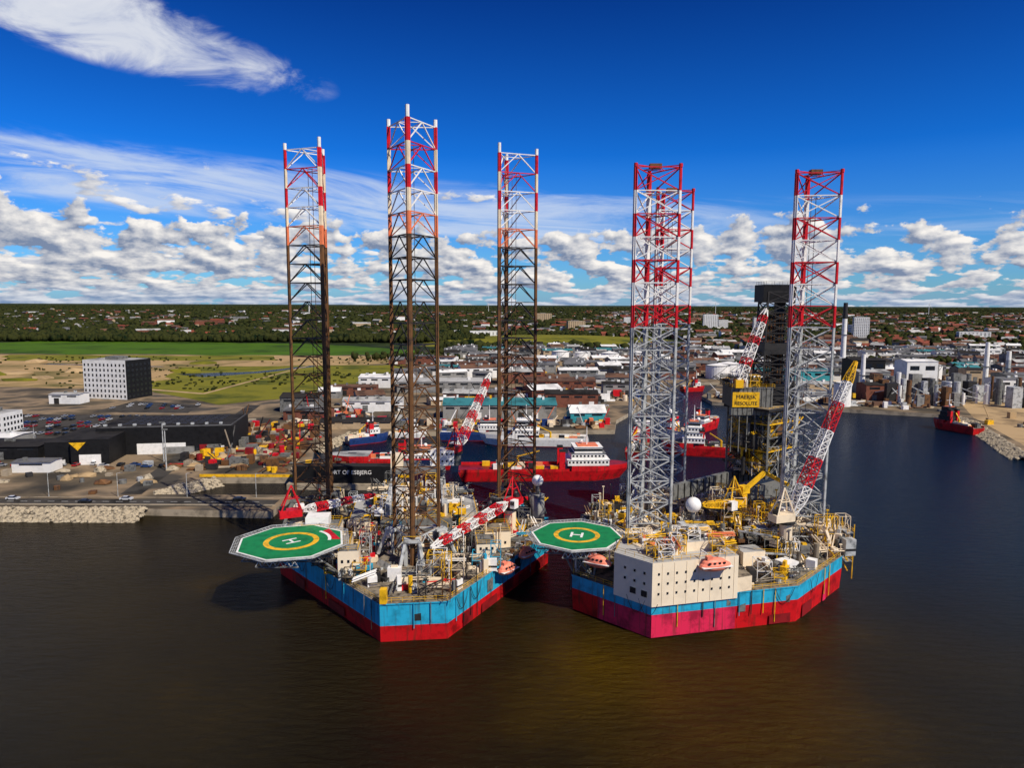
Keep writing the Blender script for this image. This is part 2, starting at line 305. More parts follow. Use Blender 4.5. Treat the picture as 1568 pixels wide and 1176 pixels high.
for yy in range(412,1150,31):
    x=-160 if yy<900 else -100
    while x<.78*yy+20:
        L_=R.uniform(13,44) ; W_=R.uniform(10,20); x+=L_/2+R.uniform(3,14)
        cx=x; cy=yy+R.uniform(-5,5); x+=L_/2
        ok=all(inpoly(cx+a*L_*.58,cy+b_*W_*.7,LAND) for a in(-1,0,1) for b_ in(-1,1)) and not any(inpoly(cx+a*L_*.5,cy,P) for P in green for a in (-1,1)) and all(math.hypot(cx-a,cy-b_)>c+L_*.45 for a,b_,c in placed) and all(math.hypot(cx-a,cy-b_)>16+L_*.4 for a,b_ in tanks)
        if ok and R.random()<.86 and not(235<cx<520 and cy<665): warehouse(cx,cy,L_,W_,R.uniform(4,11),R.choice([0,.08,-.12,.2,.35,-.3]))
def tank(x,y,r,h,c='white_paint'):
    mb=MB(); mb.cyl(x,y,LZ,LZ+h,r,c,28); mb.cyl(x,y,LZ+h,LZ+h+r*.15,r*.98,c,28,r*.2)
    mb.cyl(x,y,LZ+h-.4,LZ+h+.2,r+.25,'grey_paint',28)
    for k in range(12):
        a=-2.4+k*.12; mb.beam((x+(r+.3)*math.cos(a),y+(r+.3)*math.sin(a),LZ+k*h/12),(x+(r+.3)*math.cos(a+.12),y+(r+.3)*math.sin(a+.12),LZ+(k+1)*h/12),.2,'grey_paint')
    mb.build('storage_tank')
for (x,y) in tanks: tank(x,y,R.uniform(9,12),R.uniform(11,14))
tank(240,508,6,17);tank(420,700,8,14)
def chimney(x,y,h,r,c='white_paint',top='white_paint'):
    mb=MB(); mb.cyl(x,y,LZ,LZ+h*.75,r,c,16,r*.85); mb.cyl(x,y,LZ+h*.75,LZ+h,r*.85,top,16,r*.75); mb.cyl(x,y,LZ+h*.5,LZ+h*.5+.6,r*1.25,'grey_paint',16); mb.cyl(x,y,LZ,LZ+3,r*1.4,'concrete',16); mb.build('chimney')
chimney(405,600,42,2.2); chimney(395,840,76,3.2,'white_paint','dark_steel'); chimney(280,560,34,2); chimney(452,640,32,2.4,'galv_steel')
for (x,y,L_,W_,h,w,ro) in [(345,600,26,20,26,'wall_white','roof_white'),(320,640,30,20,24,'black_clad','roof_dark'),(300,590,26,20,18,'wall_grey','roof_light'),(270,640,36,22,14,'wall_teal','roof_teal'),(250,580,30,18,9,'wall_beige','roof_light'),(372,640,24,18,20,'wall_grey','roof_light'),(395,560,24,16,15,'wall_white','roof_grey'),(215,560,30,14,8,'wall_grey','roof_grey'),(440,610,34,20,14,'wall_grey','roof_grey'),(285,545,26,16,12,'wall_brick','roof_dark')]:
    warehouse(x,y,L_,W_,h,0,w,ro,1.5,'factory_building')
mb=MB()
for k in range(80): 
    x=R.uniform(285,385);y=R.uniform(500,575);h=R.uniform(4,20)
    if R.random()<.5: mb.cyl(x,y,LZ,LZ+h,R.uniform(.8,2.4),R.choice(['galv_steel','white_paint','rust_steel','grey_paint']),12)
    else: mb.box(x,y,LZ,R.uniform(3,8),R.uniform(3,8),h,R.choice(['galv_steel','grey_paint','rust_steel','wall_grey','dark_steel']))
    mb.beam((x,y,LZ+h*.8),(x+R.uniform(-14,14),y+R.uniform(-8,8),LZ+h*.5),.4,'galv_steel')
mb.build('process_plant')
for (x,y,L_,h) in [(560,2000,40,46),(605,2030,26,30),(740,1500,30,48),(760,1560,30,30),(180,2000,50,26),(125,2900,70,36),(430,2300,40,34),(395,2400,34,30),(-60,1500,60,16),(980,1500,60,18),(660,1900,24,42)]:
    blockb(x,y,L_,18,h,R.uniform(-.3,.3),R.choice(['wall_white','wall_white','wall_beige']),int(h/3.4),8,'apartment_block')
def turbine(x,y,h):
    e=empty('wind_turbine',(x,y,LZ)); mb=MB(); mb.cyl(x,y,LZ,LZ+h,2,'white_paint',8,1.1); mb.box(x,y+1,LZ+h-1,3,7,3,'white_paint'); a0=R.random()*2
    mb.build('tower',e); mb=MB()
    for k in range(3):
        a=a0+k*2.094; mb.beam((x,y-3,LZ+h+.5),(x+math.cos(a)*h*.5,y-3,LZ+h+.5+math.sin(a)*h*.5),1.4,'white_paint',4,.3)
    mb.build('blades',e)
for k in range(9): turbine(R.uniform(-.4,.8)*5200,R.uniform(4600,6800),R.uniform(60,85))
# ---------------------------------------------------------------- quay cargo
def yard(name,poly,n,mats,smax=8,hmax=4,beams=True):
    mb=MB(); xs=[p[0] for p in poly];ys=[p[1] for p in poly];k=0
    while k<n:
        x=R.uniform(min(xs),max(xs));y=R.uniform(min(ys),max(ys))
        if not inpoly(x,y,poly): continue
        k+=1; t=R.random() if beams else R.choice([.2,.3,.75,.9]); m_=R.choice(mats); r=R.choice([0,0,1.57,.2,R.random()*3])
        if t<.4: mb.box(x,y,LZ+.05+k*1e-4,R.uniform(2,smax),2.4,R.choice([1.2,2.6,min(5.2,hmax)]),m_,r)
        elif t<.65:
            for q in range(4): mb.beam((x-4*math.cos(r),y+q*.7-4*math.sin(r),LZ+.5),(x+4*math.cos(r),y+q*.7+4*math.sin(r),LZ+.5),.3,m_,6)
        elif t<.72: mb.beam((x,y,LZ+2),(x+R.uniform(-7,7),y+R.uniform(-3,3),LZ+R.uniform(6,14)),.3,m_); mb.box(x,y,LZ,3,2.4,2.6,m_,r)
        elif t<.82: mb.cyl(x,y,LZ,LZ+R.uniform(1.5,hmax),R.uniform(.8,1.8),m_,10)
        else:
            P=ICO*(1+.4*(np.random.rand(12,1)-.5))*np.array([R.uniform(2,5),R.uniform(2,4),R.uniform(.8,2.4)])+np.array([x,y,LZ+.3]); mb.add([tuple(p) for p in P],ICOF,R.choice(['rock','sand','rust_steel']))
    mb.build(name)
CM=['red_paint','orange_paint','yellow_paint','white_paint','ship_blue','grey_paint','rust_steel','cream_paint','galv_steel','grey_paint','dark_steel','dark_steel']
yard('scrap_yard',[(-150,300),(-60,296),(-100,318),(-105,400),(-160,420)],340,['red_paint','hull_dark_red','rust_steel','rust_steel','yellow_paint','grey_paint','rust_steel','dark_steel','concrete'],5)
yard('container_stack',[(-90,402),(55,410),(60,428),(-90,432)],150,CM)
yard('container_stack',[(-140,420),(-90,410),(-95,465),(-150,480)],120,CM)
yard('container_stack',[(150,545),(300,480),(300,520),(170,575)],110,['galv_steel','grey_paint','white_paint','rust_steel','roof_brown'])
yard('container_stack',[(300,450),(265,350),(400,340),(450,500)],60,['galv_steel','sand','yellow_paint','grey_paint','sand'])
yard('container_stack',[(-40,500),(90,520),(120,600),(-30,560)],160,CM,10,6)
yard('container_stack',[(160,680),(420,660),(500,1000),(0,1000),(0,700)],420,CM,12,5)
yard('quay_cargo',[(-240,262),(-140,262),(-130,290),(-160,310),(-240,300)],34,['grey_paint','rust_steel','concrete','galv_steel','dark_steel'],4,1.6,False)
# jetty shed
e=empty('jetty_shed',(-68,281,LZ)); mb=MB(); mb.box(-68,283,-1,46,9,3.4,'concrete'); mb.box(-68,283,2.4,42,6,7,'black_clad',mt='roof_dark'); 
for k in range(9): mb.cyl(-88+k*5,279.3,-3,2.3,.5,'dark_steel',8)
mb.build('shed_body',e); text('shed_lettering','PORT OF ESBJERG',2.3,(-66,279.9,6.2),0,'white_paint',e)
mb=MB(); mb.box(-86,289.6,LZ,90,.5,1.1,'yellow_paint'); 
for k in range(20): mb.box(-128+k*4.4,289.2,LZ-3.2,.5,.4,3.2,'tyre')
mb.build('quay_fender_wall')
def lamp(x,y,h=9):
    mb=MB(); mb.cyl(x,y,LZ,LZ+h,.14,'galv_steel',6,.09); mb.beam((x,y,LZ+h),(x+1.6,y,LZ+h+.3),.08,'galv_steel'); mb.box(x+1.9,y,LZ+h+.2,.9,.35,.18,'grey_paint'); mb.build('street_lamp')
for k in range(10): lamp(-330+k*26,258.5)
for k in range(7): lamp(-340+k*30,363)
for (x,y) in [(-160,318),(-150,300)]:
    mb=MB(); mb.cyl(x,y,LZ,LZ+18,.3,'galv_steel',8,.2); mb.box(x,y,LZ+18,2.4,.8,.5,'grey_paint'); mb.build('light_mast')
# cars
def car_mesh(c):
    mb=MB(); mb.box(0,0,.35,4.4,1.8,.6,c); 
    mb.prism([(-1.7,-.85),(1.2,-.85),(1.2,.85),(-1.7,.85)],.95,1.45,'glass',c,[(-1.2,-.7),(.5,-.7),(.5,.7),(-1.2,.7)])
    for a in(-1.4,1.4):
        for b_ in(-.9,.9): mb.beam((a,b_-.1,.34),(a,b_+.1,.34),.34,'tyre',10)
    o=mb.build('parked_car'); me=o.data; bpy.data.objects.remove(o); return me
cars=[car_mesh(c) for c in('car_white','car_black','car_silver','car_red','car_blue','car_silver','car_white','car_black')]
def car(x,y,r):
    o=bpy.data.objects.new('parked_car',R.choice(cars)); o.location=(x,y,LZ+.06); o.rotation_euler=(0,0,r); scene.collection.objects.link(o)
for row in range(7):
    for k in range(44):
        if R.random()<.55: car(-400+k*4.6+row*1.5,372+row*12,1.57)
for k in range(16): car(-275+k*3.4,480+R.choice([0,9,18]),1.57)
for k in range(8): car(R.uniform(-300,-100),R.choice([250,253.8]),0)
for k in range(14): car(-240+k*6.5,R.uniform(306,312),R.choice([0,1.57,.3]))
for k in range(30): car(-140+k*7.4,R.choice([436,500,640])+R.uniform(-1,1),0)
# ---------------------------------------------------------------- ships
def ship(x,y,L_,B,rot,hullc,sup_at=1,name='supply_ship',sup='white_paint',h=4.5,floors=4,deck='deck_paint'):
    e=empty(name,(x,y,0)); l=L_/2;w=B/2
    mb=MB(); mb.frame(x,y,0,rot)
    bot=[(-l*.95,-w*.85),(l*.55,-w*.85),(l*.8,-w*.4),(l*.9,0),(l*.8,w*.4),(l*.55,w*.85),(-l*.95,w*.85)]
    top=[(-l,-w),(l*.6,-w),(l*.88,-w*.5),(l,0),(l*.88,w*.5),(l*.6,w),(-l,w)]
    mb.prism(bot,-1,.4,'hull_dark_red',None,[(a*1.005,b_*1.03) for a,b_ in bot]); mb.prism([(a*1.006,b_*1.04) for a,b_ in bot],.4,h,hullc,deck,top)
    f=[(l*.3,-w),(l*.6,-w),(l*.88,-w*.5),(l,0),(l*.88,w*.5),(l*.6,w),(l*.3,w)]; mb.prism(f,h+.01,h+2.2,hullc,deck,[(a*1.02,b_) for a,b_ in f])
    for s in(-1,1): mb.box(-l*.35,s*(w-.15),h,l*1.25,.2,1.1,hullc)
    mb.build('hull',e)
    mb=MB(); mb.frame(x,y,0,rot); cx=l*.5*sup_at; z=h+(2.2 if sup_at>0 else 0); sl=L_*.24; sw=B*.86
    for k in range(floors):
        mb.box(cx,0,z,sl,sw,2.5,sup); 
        for q in range(int(sl/1.6)):
            for s in(-1,1): mb.box(cx-sl/2+(q+.5)*1.6,s*(sw/2+.02),z+1.1,.8,.1,.8,'glass')
        mb.box(cx,0,z+2.5,sl+.6,sw+.5,.12,'grey_paint' if k%2 else sup); z+=2.62; sl*=.82; sw*=.92
    mb.box(cx,0,z-1.7,sl*1.24,sw*1.1,1,'glass'); mb.box(cx,0,z,sl*.9,sw*.8,.3,'orange_paint' if hullc!='white_paint' else sup)
    mb.beam((cx,0,z),(cx,0,z+8),.35,'white_paint',6,.12); mb.beam((cx,-2.5,z+4),(cx,2.5,z+4),.12,'white_paint'); mb.ell(cx-2,1.5,z+1.2,.9,.9,.9,'white_paint',8,6)
    mb.build('superstructure',e)
    mb=MB(); mb.frame(x,y,0,rot)
    for s in(-1,1): mb.box(cx-L_*.15*sup_at,s*w*.6,h,2.4,1.8,8,'red_paint'); mb.box(cx-L_*.15*sup_at,s*w*.6,h+8,2.5,1.9,1,'dark_steel')
    for k in range(22): mb.box(R.uniform(-l*.85,l*.12) if sup_at>0 else R.uniform(-l*.1,l*.75),R.uniform(-w*.7,w*.7),h,R.uniform(1.5,5),R.uniform(1.2,2.4),R.uniform(.8,2.6),R.choice(['yellow_paint','grey_paint','orange_paint','white_paint','cream_paint','dark_steel']))
    mb.cyl(-l*.3,w*.7,h,h+4,.6,'yellow_paint',8); mb.beam((-l*.3,w*.7,h+4),(-l*.05,w*.3,h+7),.35,'yellow_paint')
    mb.build('deck_gear',e); return e
ship(14,300,74,15,.05,'hull_red',1,floors=3,deck='hull_dark_red')
ship(-56,318,58,13,math.pi+.03,'hull_red',-1,floors=2,sup='white_paint',deck='roof_light')
ship(12,372,58,12,math.pi-.06,'white_paint',.3,'passenger_vessel',floors=3,h=4,deck='roof_light'); ship(-15,387,50,11,0,'ship_blue',.2,'passenger_vessel',floors=2,h=4,deck='roof_light')
ship(66,355,46,11,1.3,'hull_red',1,floors=4); ship(98,348,44,12,2.9,'hull_red',.6,floors=4); ship(116,420,36,10,.9,'hull_red',-.6,floors=2,deck='roof_light')
ship(92,392,34,9,2.2,'white_paint',.5,floors=3)
ship(158,610,22,8,.3,'hull_red',.5,'tug_boat',floors=2,h=3); ship(268,420,30,9,1.9,'hull_red',.7,'supply_ship',floors=3,h=4,sup='dark_steel')
ship(-78,376,24,7,.6,'ship_blue',.5,'fishing_boat',floors=2,h=3); ship(-58,391,20,6,.1,'white_paint',.5,'fishing_boat',floors=2,h=2.5)
# ---------------------------------------------------------------- rig parts
def leg(name,par,cx,cy,zt,rad,angs,bay,style,col,z0=-6,chord=.42,br=.17):
    mb=MB(); C=[(cx+rad*math.cos(math.radians(a)),cy+rad*math.sin(math.radians(a))) for a in angs]; zz=zt-.5;k=0
    while zz>z0:
        zb=zz-bay; cc,cb=col(k,zz)
        for i in range(3):
            x,y=C[i]; x2,y2=C[(i+1)%3]
            mb.beam((x,y,zb),(x,y,zz),chord,cc,6)
            mb.beam((x,y,zz),(x2,y2,zz),br,cb)
            mx_,my=(x+x2)/2,(y+y2)/2
            if style=='K':
                mb.beam((x,y,zb),(mx_,my,zz),br,cb); mb.beam((x2,y2,zb),(mx_,my,zz),br,cb)
            else:
                mb.beam((x,y,zb),(x2,y2,zz),br,cb); mb.beam((x2,y2,zb),(x,y,zz),br,cb)
            x3,y3=C[(i+2)%3]; mb.beam((mx_,my,zz),((x2+x3)/2,(y2+y3)/2,zz),br*.7,cb)
            mb.box(x,y,zb,.18,1.3,bay,cc,math.radians(angs[i]))
        zz=zb;k+=1
    for i,(x,y) in enumerate(C): mb.cyl(x,y,zt-.5,zt+((2.2 if i==0 else 1.3) if style=='K' else .4),.5,'white_paint' if style=='K' else 'red_paint',8)
    if style!='K':
        mb.box(cx,cy,zt-.4,3,2,1.2,'rust_steel'); 
        for i in range(3): mb.beam((*C[i],zt),(cx,cy,zt),.15,'red_paint')
    for d in(-.6,.6): mb.cyl(cx+d,cy+.4,z0,zt-bay,.09,'grey_paint' if style!='K' else 'rust_steel',4)
    mb.build(name,par)
    return C
def jackframe(name,par,cx,cy,C,z0,h,m_='grey_paint'):
    mb=MB(); hx=[(cx+10*math.cos(a),cy+10*math.sin(a)) for a in [k*math.pi/3+.2 for k in range(6)]]
    hx2=[(cx+9.3*math.cos(a),cy+9.3*math.sin(a)) for a in [k*math.pi/3+.2 for k in range(6)]]
    mb.prism(hx,z0,z0+1.6,m_,'deck_paint',hx2)
    for (x,y) in C:
        dx,dy=(x-cx),(y-cy); l=math.hypot(dx,dy); dx/=l;dy/=l; a=math.atan2(dy,dx)
        for s in(-1,1):
            px,py=-dy*s,dx*s
            mb.beam((x+dx*3.2+px*3,y+dy*3.2+py*3,z0+1.5),(x+dx*.6+px*1.6,y+dy*.6+py*1.6,z0+h),.5,m_,6)
            mb.box(x+px*1.7,y+py*1.7,z0+1.5,1.6,.8,h-2.2,m_,a)
            for q in range(5): mb.beam((x+px*2.0,y+py*2.0,z0+2.2+q*(h-3)/5),(x+px*2.8,y+py*2.8,z0+2.2+q*(h-3)/5),.45,'dark_steel' if q%2 else 'cream_paint',8)
        mb.box(x,y,z0+h-.8,3.0,4.4,.6,m_,a)
        for q in(-1,1): mb.beam((x+dx*1.6-dy*2.2*q,y+dy*1.6+dx*2.2*q,z0+h-.2),(x+dx*1.6-dy*2.2*q,y+dy*1.6+dx*2.2*q,z0+h+1),.08,'yellow_paint')
        mb.beam((x+dx*1.6-dy*2.2,y+dy*1.6+dx*2.2,z0+h+1),(x+dx*1.6+dy*2.2,y+dy*1.6-dx*2.2,z0+h+1),.08,'yellow_paint')
    for i in range(3):
        (x,y),(x2,y2)=C[i],C[(i+1)%3]; mb.beam((x,y,z0+h-.4),(x2,y2,z0+h-.4),.35,m_)
        mb.beam((x,y,z0+2),((x+x2)/2,(y+y2)/2,z0+h-.4),.25,m_); mb.beam((x2,y2,z0+2),((x+x2)/2,(y+y2)/2,z0+h-.4),.25,m_)
    mb.build(name,par)
def lattice(mb,p,q,w1,w2,n,cols,br=.13,ch=.2,seg=2,lastcol=None):
    p=Vector(p);q=Vector(q);d=(q-p).normalized(); u=d.cross(Vector((0,0,1)))
    if u.length<.1:u=Vector((1,0,0))
    u.normalize(); v=d.cross(u)
    def cor(t,i):
        w=(w1+(w2-w1)*t)/2; w*=min(1,.35+min(t,1-t)*6); s=[(-1,-1),(1,-1),(1,1),(-1,1)][i]; return p.lerp(q,t)+u*s[0]*w+v*s[1]*w
    for k in range(n):
        a,b_=k/n,(k+1)/n; c=cols[(k//seg)%len(cols)]
        if lastcol and k>=n-3: c=lastcol
        for i in range(4):
            j=(i+1)%4; mb.beam(cor(a,i),cor(b_,i),ch,c); mb.beam(cor(a,i),cor(b_,j) ,br,c); mb.beam(cor(b_,i),cor(b_,j),br,c)
            mb.beam(cor(a,j),cor(b_,i),br*.8,c)
def crane(name,par,x,y,z0,h,tip,w,n,cols,body='red_paint',ped='cream_paint',lastcol=None,pr=1.6):
    mb=MB(); a=math.atan2(tip[1]-y,tip[0]-x); c,s=math.cos(a),math.sin(a)
    mb.cyl(x,y,z0,z0+h,pr,ped,14); mb.cyl(x,y,z0+h,z0+h+.8,2.2,'dark_steel',14)
    mb.box(x-c*1.5,y-s*1.5,z0+h+.8,6,3.2,2,body,a); mb.box(x+c*1.6-s*2.2,y+s*1.6+c*2.2,z0+h+1,2.2,1.5,2.4,'white_paint',a); mb.box(x+c*2.75-s*2.2,y+s*2.75+c*2.2,z0+h+2,.1,1.3,1.1,'glass',a)
    mb.cyl(x-c*3.4,y-s*3.4,z0+h+2.8,z0+h+3.8,.9,'dark_steel',10)
    g1=(x-c*1,y-s*1,z0+h+9.5)
    for q in(-1.4,1.4):
        mb.beam((x+c*1.4-s*q,y+s*1.4+c*q,z0+h+2.6),g1,.22,body); mb.beam((x-c*4-s*q,y-s*4+c*q,z0+h+2.6),g1,.22,body)
        mb.beam((x+c*.9-s*q*.6,y+s*.9+c*q*.6,z0+h+6),(x-c*2.6-s*q*.6,y-s*2.6+c*q*.6,z0+h+6),.16,body)
    p=(x+c*2,y+s*2,z0+h+2.2); lattice(mb,p,tip,w,w*.55,n,cols,.11,.17,lastcol=lastcol)
    mb.beam(g1,tip,.07,'dark_steel'); P=Vector(p).lerp(Vector(tip),.6); mb.beam(g1,P,.07,'dark_steel')
    dz=min(14,tip[2]-z0-1); mb.beam(tip,(tip[0],tip[1],tip[2]-dz*.6),.05,'dark_steel'); mb.box(tip[0],tip[1],tip[2]-dz*.6-1.2,.7,.7,1.2,'yellow_paint')
    mb.build(name,par)
def rail(mb,pts,z,m_='yellow_paint',closed=True,r=.055):
    P=list(pts)+([pts[0]] if closed else [])
    for (a,b_),(c,d) in zip(P[:-1],P[1:]):
        l=math.hypot(c-a,d-b_); k=max(1,int(l/2.2))
        for h in(.55,1.1): mb.beam((a,b_,z+h),(c,d,z+h),r*.8,m_)
        for i in range(k): t=i/k; mb.beam((a+(c-a)*t,b_+(d-b_)*t,z),(a+(c-a)*t,b_+(d-b_)*t,z+1.15),r,m_)
def helideck(par,x,y,z,rad,rot,attach,hrot=0,wedge=None):
    mb=MB(); oc=[(x+rad*math.cos(rot+k*math.pi/4+math.pi/8),y+rad*math.sin(rot+k*math.pi/4+math.pi/8)) for k in range(8)]
    oc2=[(x+(rad-.5)*math.cos(rot+k*math.pi/4+math.pi/8),y+(rad-.5)*math.sin(rot+k*math.pi/4+math.pi/8)) for k in range(8)]
    net=[(x+(rad+1.5)*math.cos(rot+k*math.pi/4+math.pi/8),y+(rad+1.5)*math.sin(rot+k*math.pi/4+math.pi/8)) for k in range(8)]
    mb.prism(oc,z-.6,z,'galv_steel','line_paint'); mb.add([(a,b_,z+.02) for a,b_ in oc2],[tuple(range(8))],'green_paint')
    def ring(r0,r1,m_,dz,n=40,a0=0,a1=2*math.pi):
        vs=[];fs=[];full=abs(a1-a0-2*math.pi)<1e-6; N=n if full else n+1
        for k in range(N):
            a=a0+(a1-a0)*k/n; vs+= [(x+r0*math.cos(a),y+r0*math.sin(a),z+dz),(x+r1*math.cos(a),y+r1*math.sin(a),z+dz)]
        for k in range(n): j=(k+1)%N; fs.append((2*k,2*k+1,2*j+1,2*j))
        mb.add(vs,fs,m_)
    ring(rad*.40,rad*.50,'yellow_paint',.04)
    if wedge is not None:
        ring(rad*.66,rad*.72,'line_paint',.04,8,wedge-.45,wedge+.45)
        mb.add([(x+rad*r_*math.cos(wedge+a),y+rad*r_*math.sin(wedge+a),z+.035) for r_,a in((.74,-.4),(.90,-.42),(.90,.42),(.74,.4))],[(0,1,2,3)],'hull_red')
    c,s=math.cos(hrot),math.sin(hrot)
    for (bx,by,sx,sy) in [(-1.3,0,.6,3.6),(1.3,0,.6,3.6),(0,0,2.0,.6)]:
        P=[(x+(bx+i*sx/2)*c-(by+j*sy/2)*s,y+(bx+i*sx/2)*s+(by+j*sy/2)*c,z+.05) for i,j in((-1,-1),(1,-1),(1,1),(-1,1))]
        mb.add(P,[(0,1,2,3)],'line_paint')
    for k in range(8):
        a,b_=oc[k],oc[(k+1)%8];c_,d=net[k],net[(k+1)%8]
        mb.beam((*c_,z+.15),(*d,z+.15),.1,'galv_steel')
        for q in range(10):
            t=q/10; mb.beam((a[0]+(b_[0]-a[0])*t,a[1]+(b_[1]-a[1])*t,z-.2),(c_[0]+(d[0]-c_[0])*t,c_[1]+(d[1]-c_[1])*t,z+.15),.06,'galv_steel')
        for q in(.33,.66): mb.beam((a[0]+(c_[0]-a[0])*q,a[1]+(c_[1]-a[1])*q,z),(b_[0]+(d[0]-b_[0])*q,b_[1]+(d[1]-b_[1])*q,z),.04,'galv_steel')
    for k in range(-3,4):
        o=k*rad*.28; l=math.sqrt(max(0,(rad*.92)**2-o*o))
        mb.beam((x+o,y-l,z-1.1),(x+o,y+l,z-1.1),.22,'grey_paint'); mb.beam((x-l,y+o,z-2.4),(x+l,y+o,z-2.4),.2,'grey_paint')
        for q in range(6): 
            t=-l+q*l/3; mb.beam((x+t,y+o,z-2.4),(x+t+l/6,y+o,z-1),.12,'galv_steel'); mb.beam((x+t+l/6,y+o,z-1),(x+t+l/3,y+o,z-2.4),.12,'galv_steel')
    for (ax,ay,az) in attach:
        for t in(-.5,.0,.5): mb.beam((ax,ay,az),(x+(ax-x)*.1+t*rad*.8,y+(ay-y)*.1-t*rad*.5,z-2.2),.25,'grey_paint',6)
    mb.build('helideck',par)
def clutter(mb,poly,n,z,excl,cols,hm=4,seed=1,cell=1.0):
    r=random.Random(seed); xs=[p[0] for p in poly];ys=[p[1] for p in poly];k=0;tries=0
    while k<n and tries<n*30:
        tries+=1; x=r.uniform(min(xs),max(xs));y=r.uniform(min(ys),max(ys))
        if not inpoly(x,y,poly) or any(math.hypot(x-a,y-b_)<c for a,b_,c in excl): continue
        k+=1;t=r.random();m_=r.choice(cols);rot=r.choice([0,.12,.3,1.57,.9]);h=r.uniform(.6,hm)
        if t<.30:
            sx,sy=r.uniform(.8,3.6)*cell,r.uniform(.7,2.4)*cell; mb.box(x,y,z,sx,sy,h,m_,rot)
            if r.random()<.6: mb.box(x,y,z+h,sx*.5,sy*.5,r.uniform(.3,1.4),r.choice(cols),rot)
            if r.random()<.5: mb.box(x+.05,y-.05,z+h*.3,sx*1.02,sy*1.02,h*.14,'dark_steel',rot)
        elif t<.42: mb.cyl(x,y,z,z+h*1.2,r.uniform(.3,.9),m_,10)
        elif t<.60:
            zz=z+r.uniform(.3,3)
            for q in range(r.randint(2,6)): mb.beam((x-3*math.cos(rot),y-3*math.sin(rot)+q*.5,zz+q%2*.35),(x+4*math.cos(rot),y+4*math.sin(rot)+q*.5,zz+q%2*.35),.14,m_,6)
        elif t<.80:
            H=h*1.7+1; s=r.uniform(.8,1.8)
            for a,b_ in((-s,-s),(s,-s),(s,s),(-s,s)): mb.beam((x+a,y+b_,z),(x+a,y+b_,z+H),.1,m_)
            for zz in(.5,1.0): 
                for (a,b_),(c,d) in zip(((-s,-s),(s,-s),(s,s),(-s,s)),((s,-s),(s,s),(-s,s),(-s,-s))): mb.beam((x+a,y+b_,z+H*zz),(x+c,y+d,z+H*zz),.09,m_); mb.beam((x+a,y+b_,z+H*(zz-.5)),(x+c,y+d,z+H*zz),.06,m_)
            mb.box(x,y,z+H*.5,2*s,2*s,.1,'deck_paint')
        elif t<.9: mb.cyl(x,y,z,z+h*2.2,.13,m_,6); mb.box(x,y,z+h*2.2,.7,.4,.3,m_)
        else:
            a=r.random()*3; mb.beam((x,y,z),(x+5*math.cos(a),y+5*math.sin(a),z+h*1.3),.2,m_); mb.beam((x+.8,y,z),(x+.8+5*math.cos(a),y+5*math.sin(a),z+h*1.3),.2,m_)
def lifeboat(par,x,y,z,rot,l=8):
    mb=MB(); mb.frame(x,y,z,rot); mb.ell(0,0,0,l/2,1.5,1.3,'pale_orange',16,8); mb.ell(-.3,0,.7,l*.38,1.25,1.25,'pale_orange',16,8)
    mb.box(-l*.2,0,1.6,1.4,1.2,.7,'pale_orange'); mb.box(0,0,-.05,l*.93,3.02,.14,'white_paint')
    for q in range(4): mb.box(-l*.25+q*l*.15,-1.2,.75,.5,.3,.4,'glass')
    for s in(-1,1): mb.beam((s*l*.3,2.6,-1),(s*l*.3,2.2,3),.16,'white_paint'); mb.beam((s*l*.3,2.2,3),(s*l*.3,0,3.1),.16,'white_paint'); mb.beam((s*l*.3,0,3.1),(s*l*.3,0,1.3),.05,'dark_steel')
    mb.build('lifeboat',par,False)
def hull(par,poly,z1,zr,blue='hull_blue',red='hull_red',deck='deck_paint'):
    mb=MB(); cx=sum(p[0] for p in poly)/len(poly);cy=sum(p[1] for p in poly)/len(poly)
    ins=[(cx+(x-cx)*.985,cy+(y-cy)*.985) for x,y in poly]
    mb.prism(ins,-4,zr,red,None,poly); mb.prism(poly,zr,z1,blue,deck)
    sp=[(cx+(x-cx)*1.004,cy+(y-cy)*1.004) for x,y in poly]; mb.prism(sp,z1-.3,z1+.05,blue,deck)
    n=len(poly)
    for i in range(n):
        a,b_=poly[i],poly[(i+1)%n]; l=math.hypot(b_[0]-a[0],b_[1]-a[1]); k=int(l/3.0)
        nx,ny=(b_[1]-a[1])/l,-(b_[0]-a[0])/l
        for q in range(1,k):
            t=q/k; x,y=a[0]+(b_[0]-a[0])*t,a[1]+(b_[1]-a[1])*t
            if R.random()<.5: mb.beam((x+nx*.3,y+ny*.3,R.uniform(.5,4.5)),(x+nx*.3,y+ny*.3,z1),.11,R.choice([blue,'grey_paint','yellow_paint','dark_steel','dark_steel']))
            if R.random()<.22:
                w_=R.uniform(1,2.4); tx,ty=(b_[0]-a[0])/l*w_,(b_[1]-a[1])/l*w_; z_=R.uniform(4,6); off=.06
                mb.add([(x+nx*off,y+ny*off,z_),(x+tx+nx*off,y+ty+ny*off,z_),(x+tx+nx*off,y+ty+ny*off,z_+R.uniform(.6,2)),(x+nx*off,y+ny*off,z_+1.5)],[(0,1,2,3)],R.choice(['grey_paint','hull_blue','dark_steel']))
            if R.random()<.25:
                pr=None
                for w_ in range(9):
                    tt=w_/8; xx=x+(b_[0]-a[0])/l*5*tt+nx*.4; yy=y+(b_[1]-a[1])/l*5*tt+ny*.4; zz=z1-.2-14*tt*(1-tt)
                    if pr: mb.beam(pr,(xx,yy,zz),.07,'dark_steel')
                    pr=(xx,yy,zz)
    mb.build('hull',par)
    mb=MB(); rail(mb,[(cx+(x-cx)*.99,cy+(y-cy)*.99) for x,y in poly],z1); mb.build('deck_railing',par)
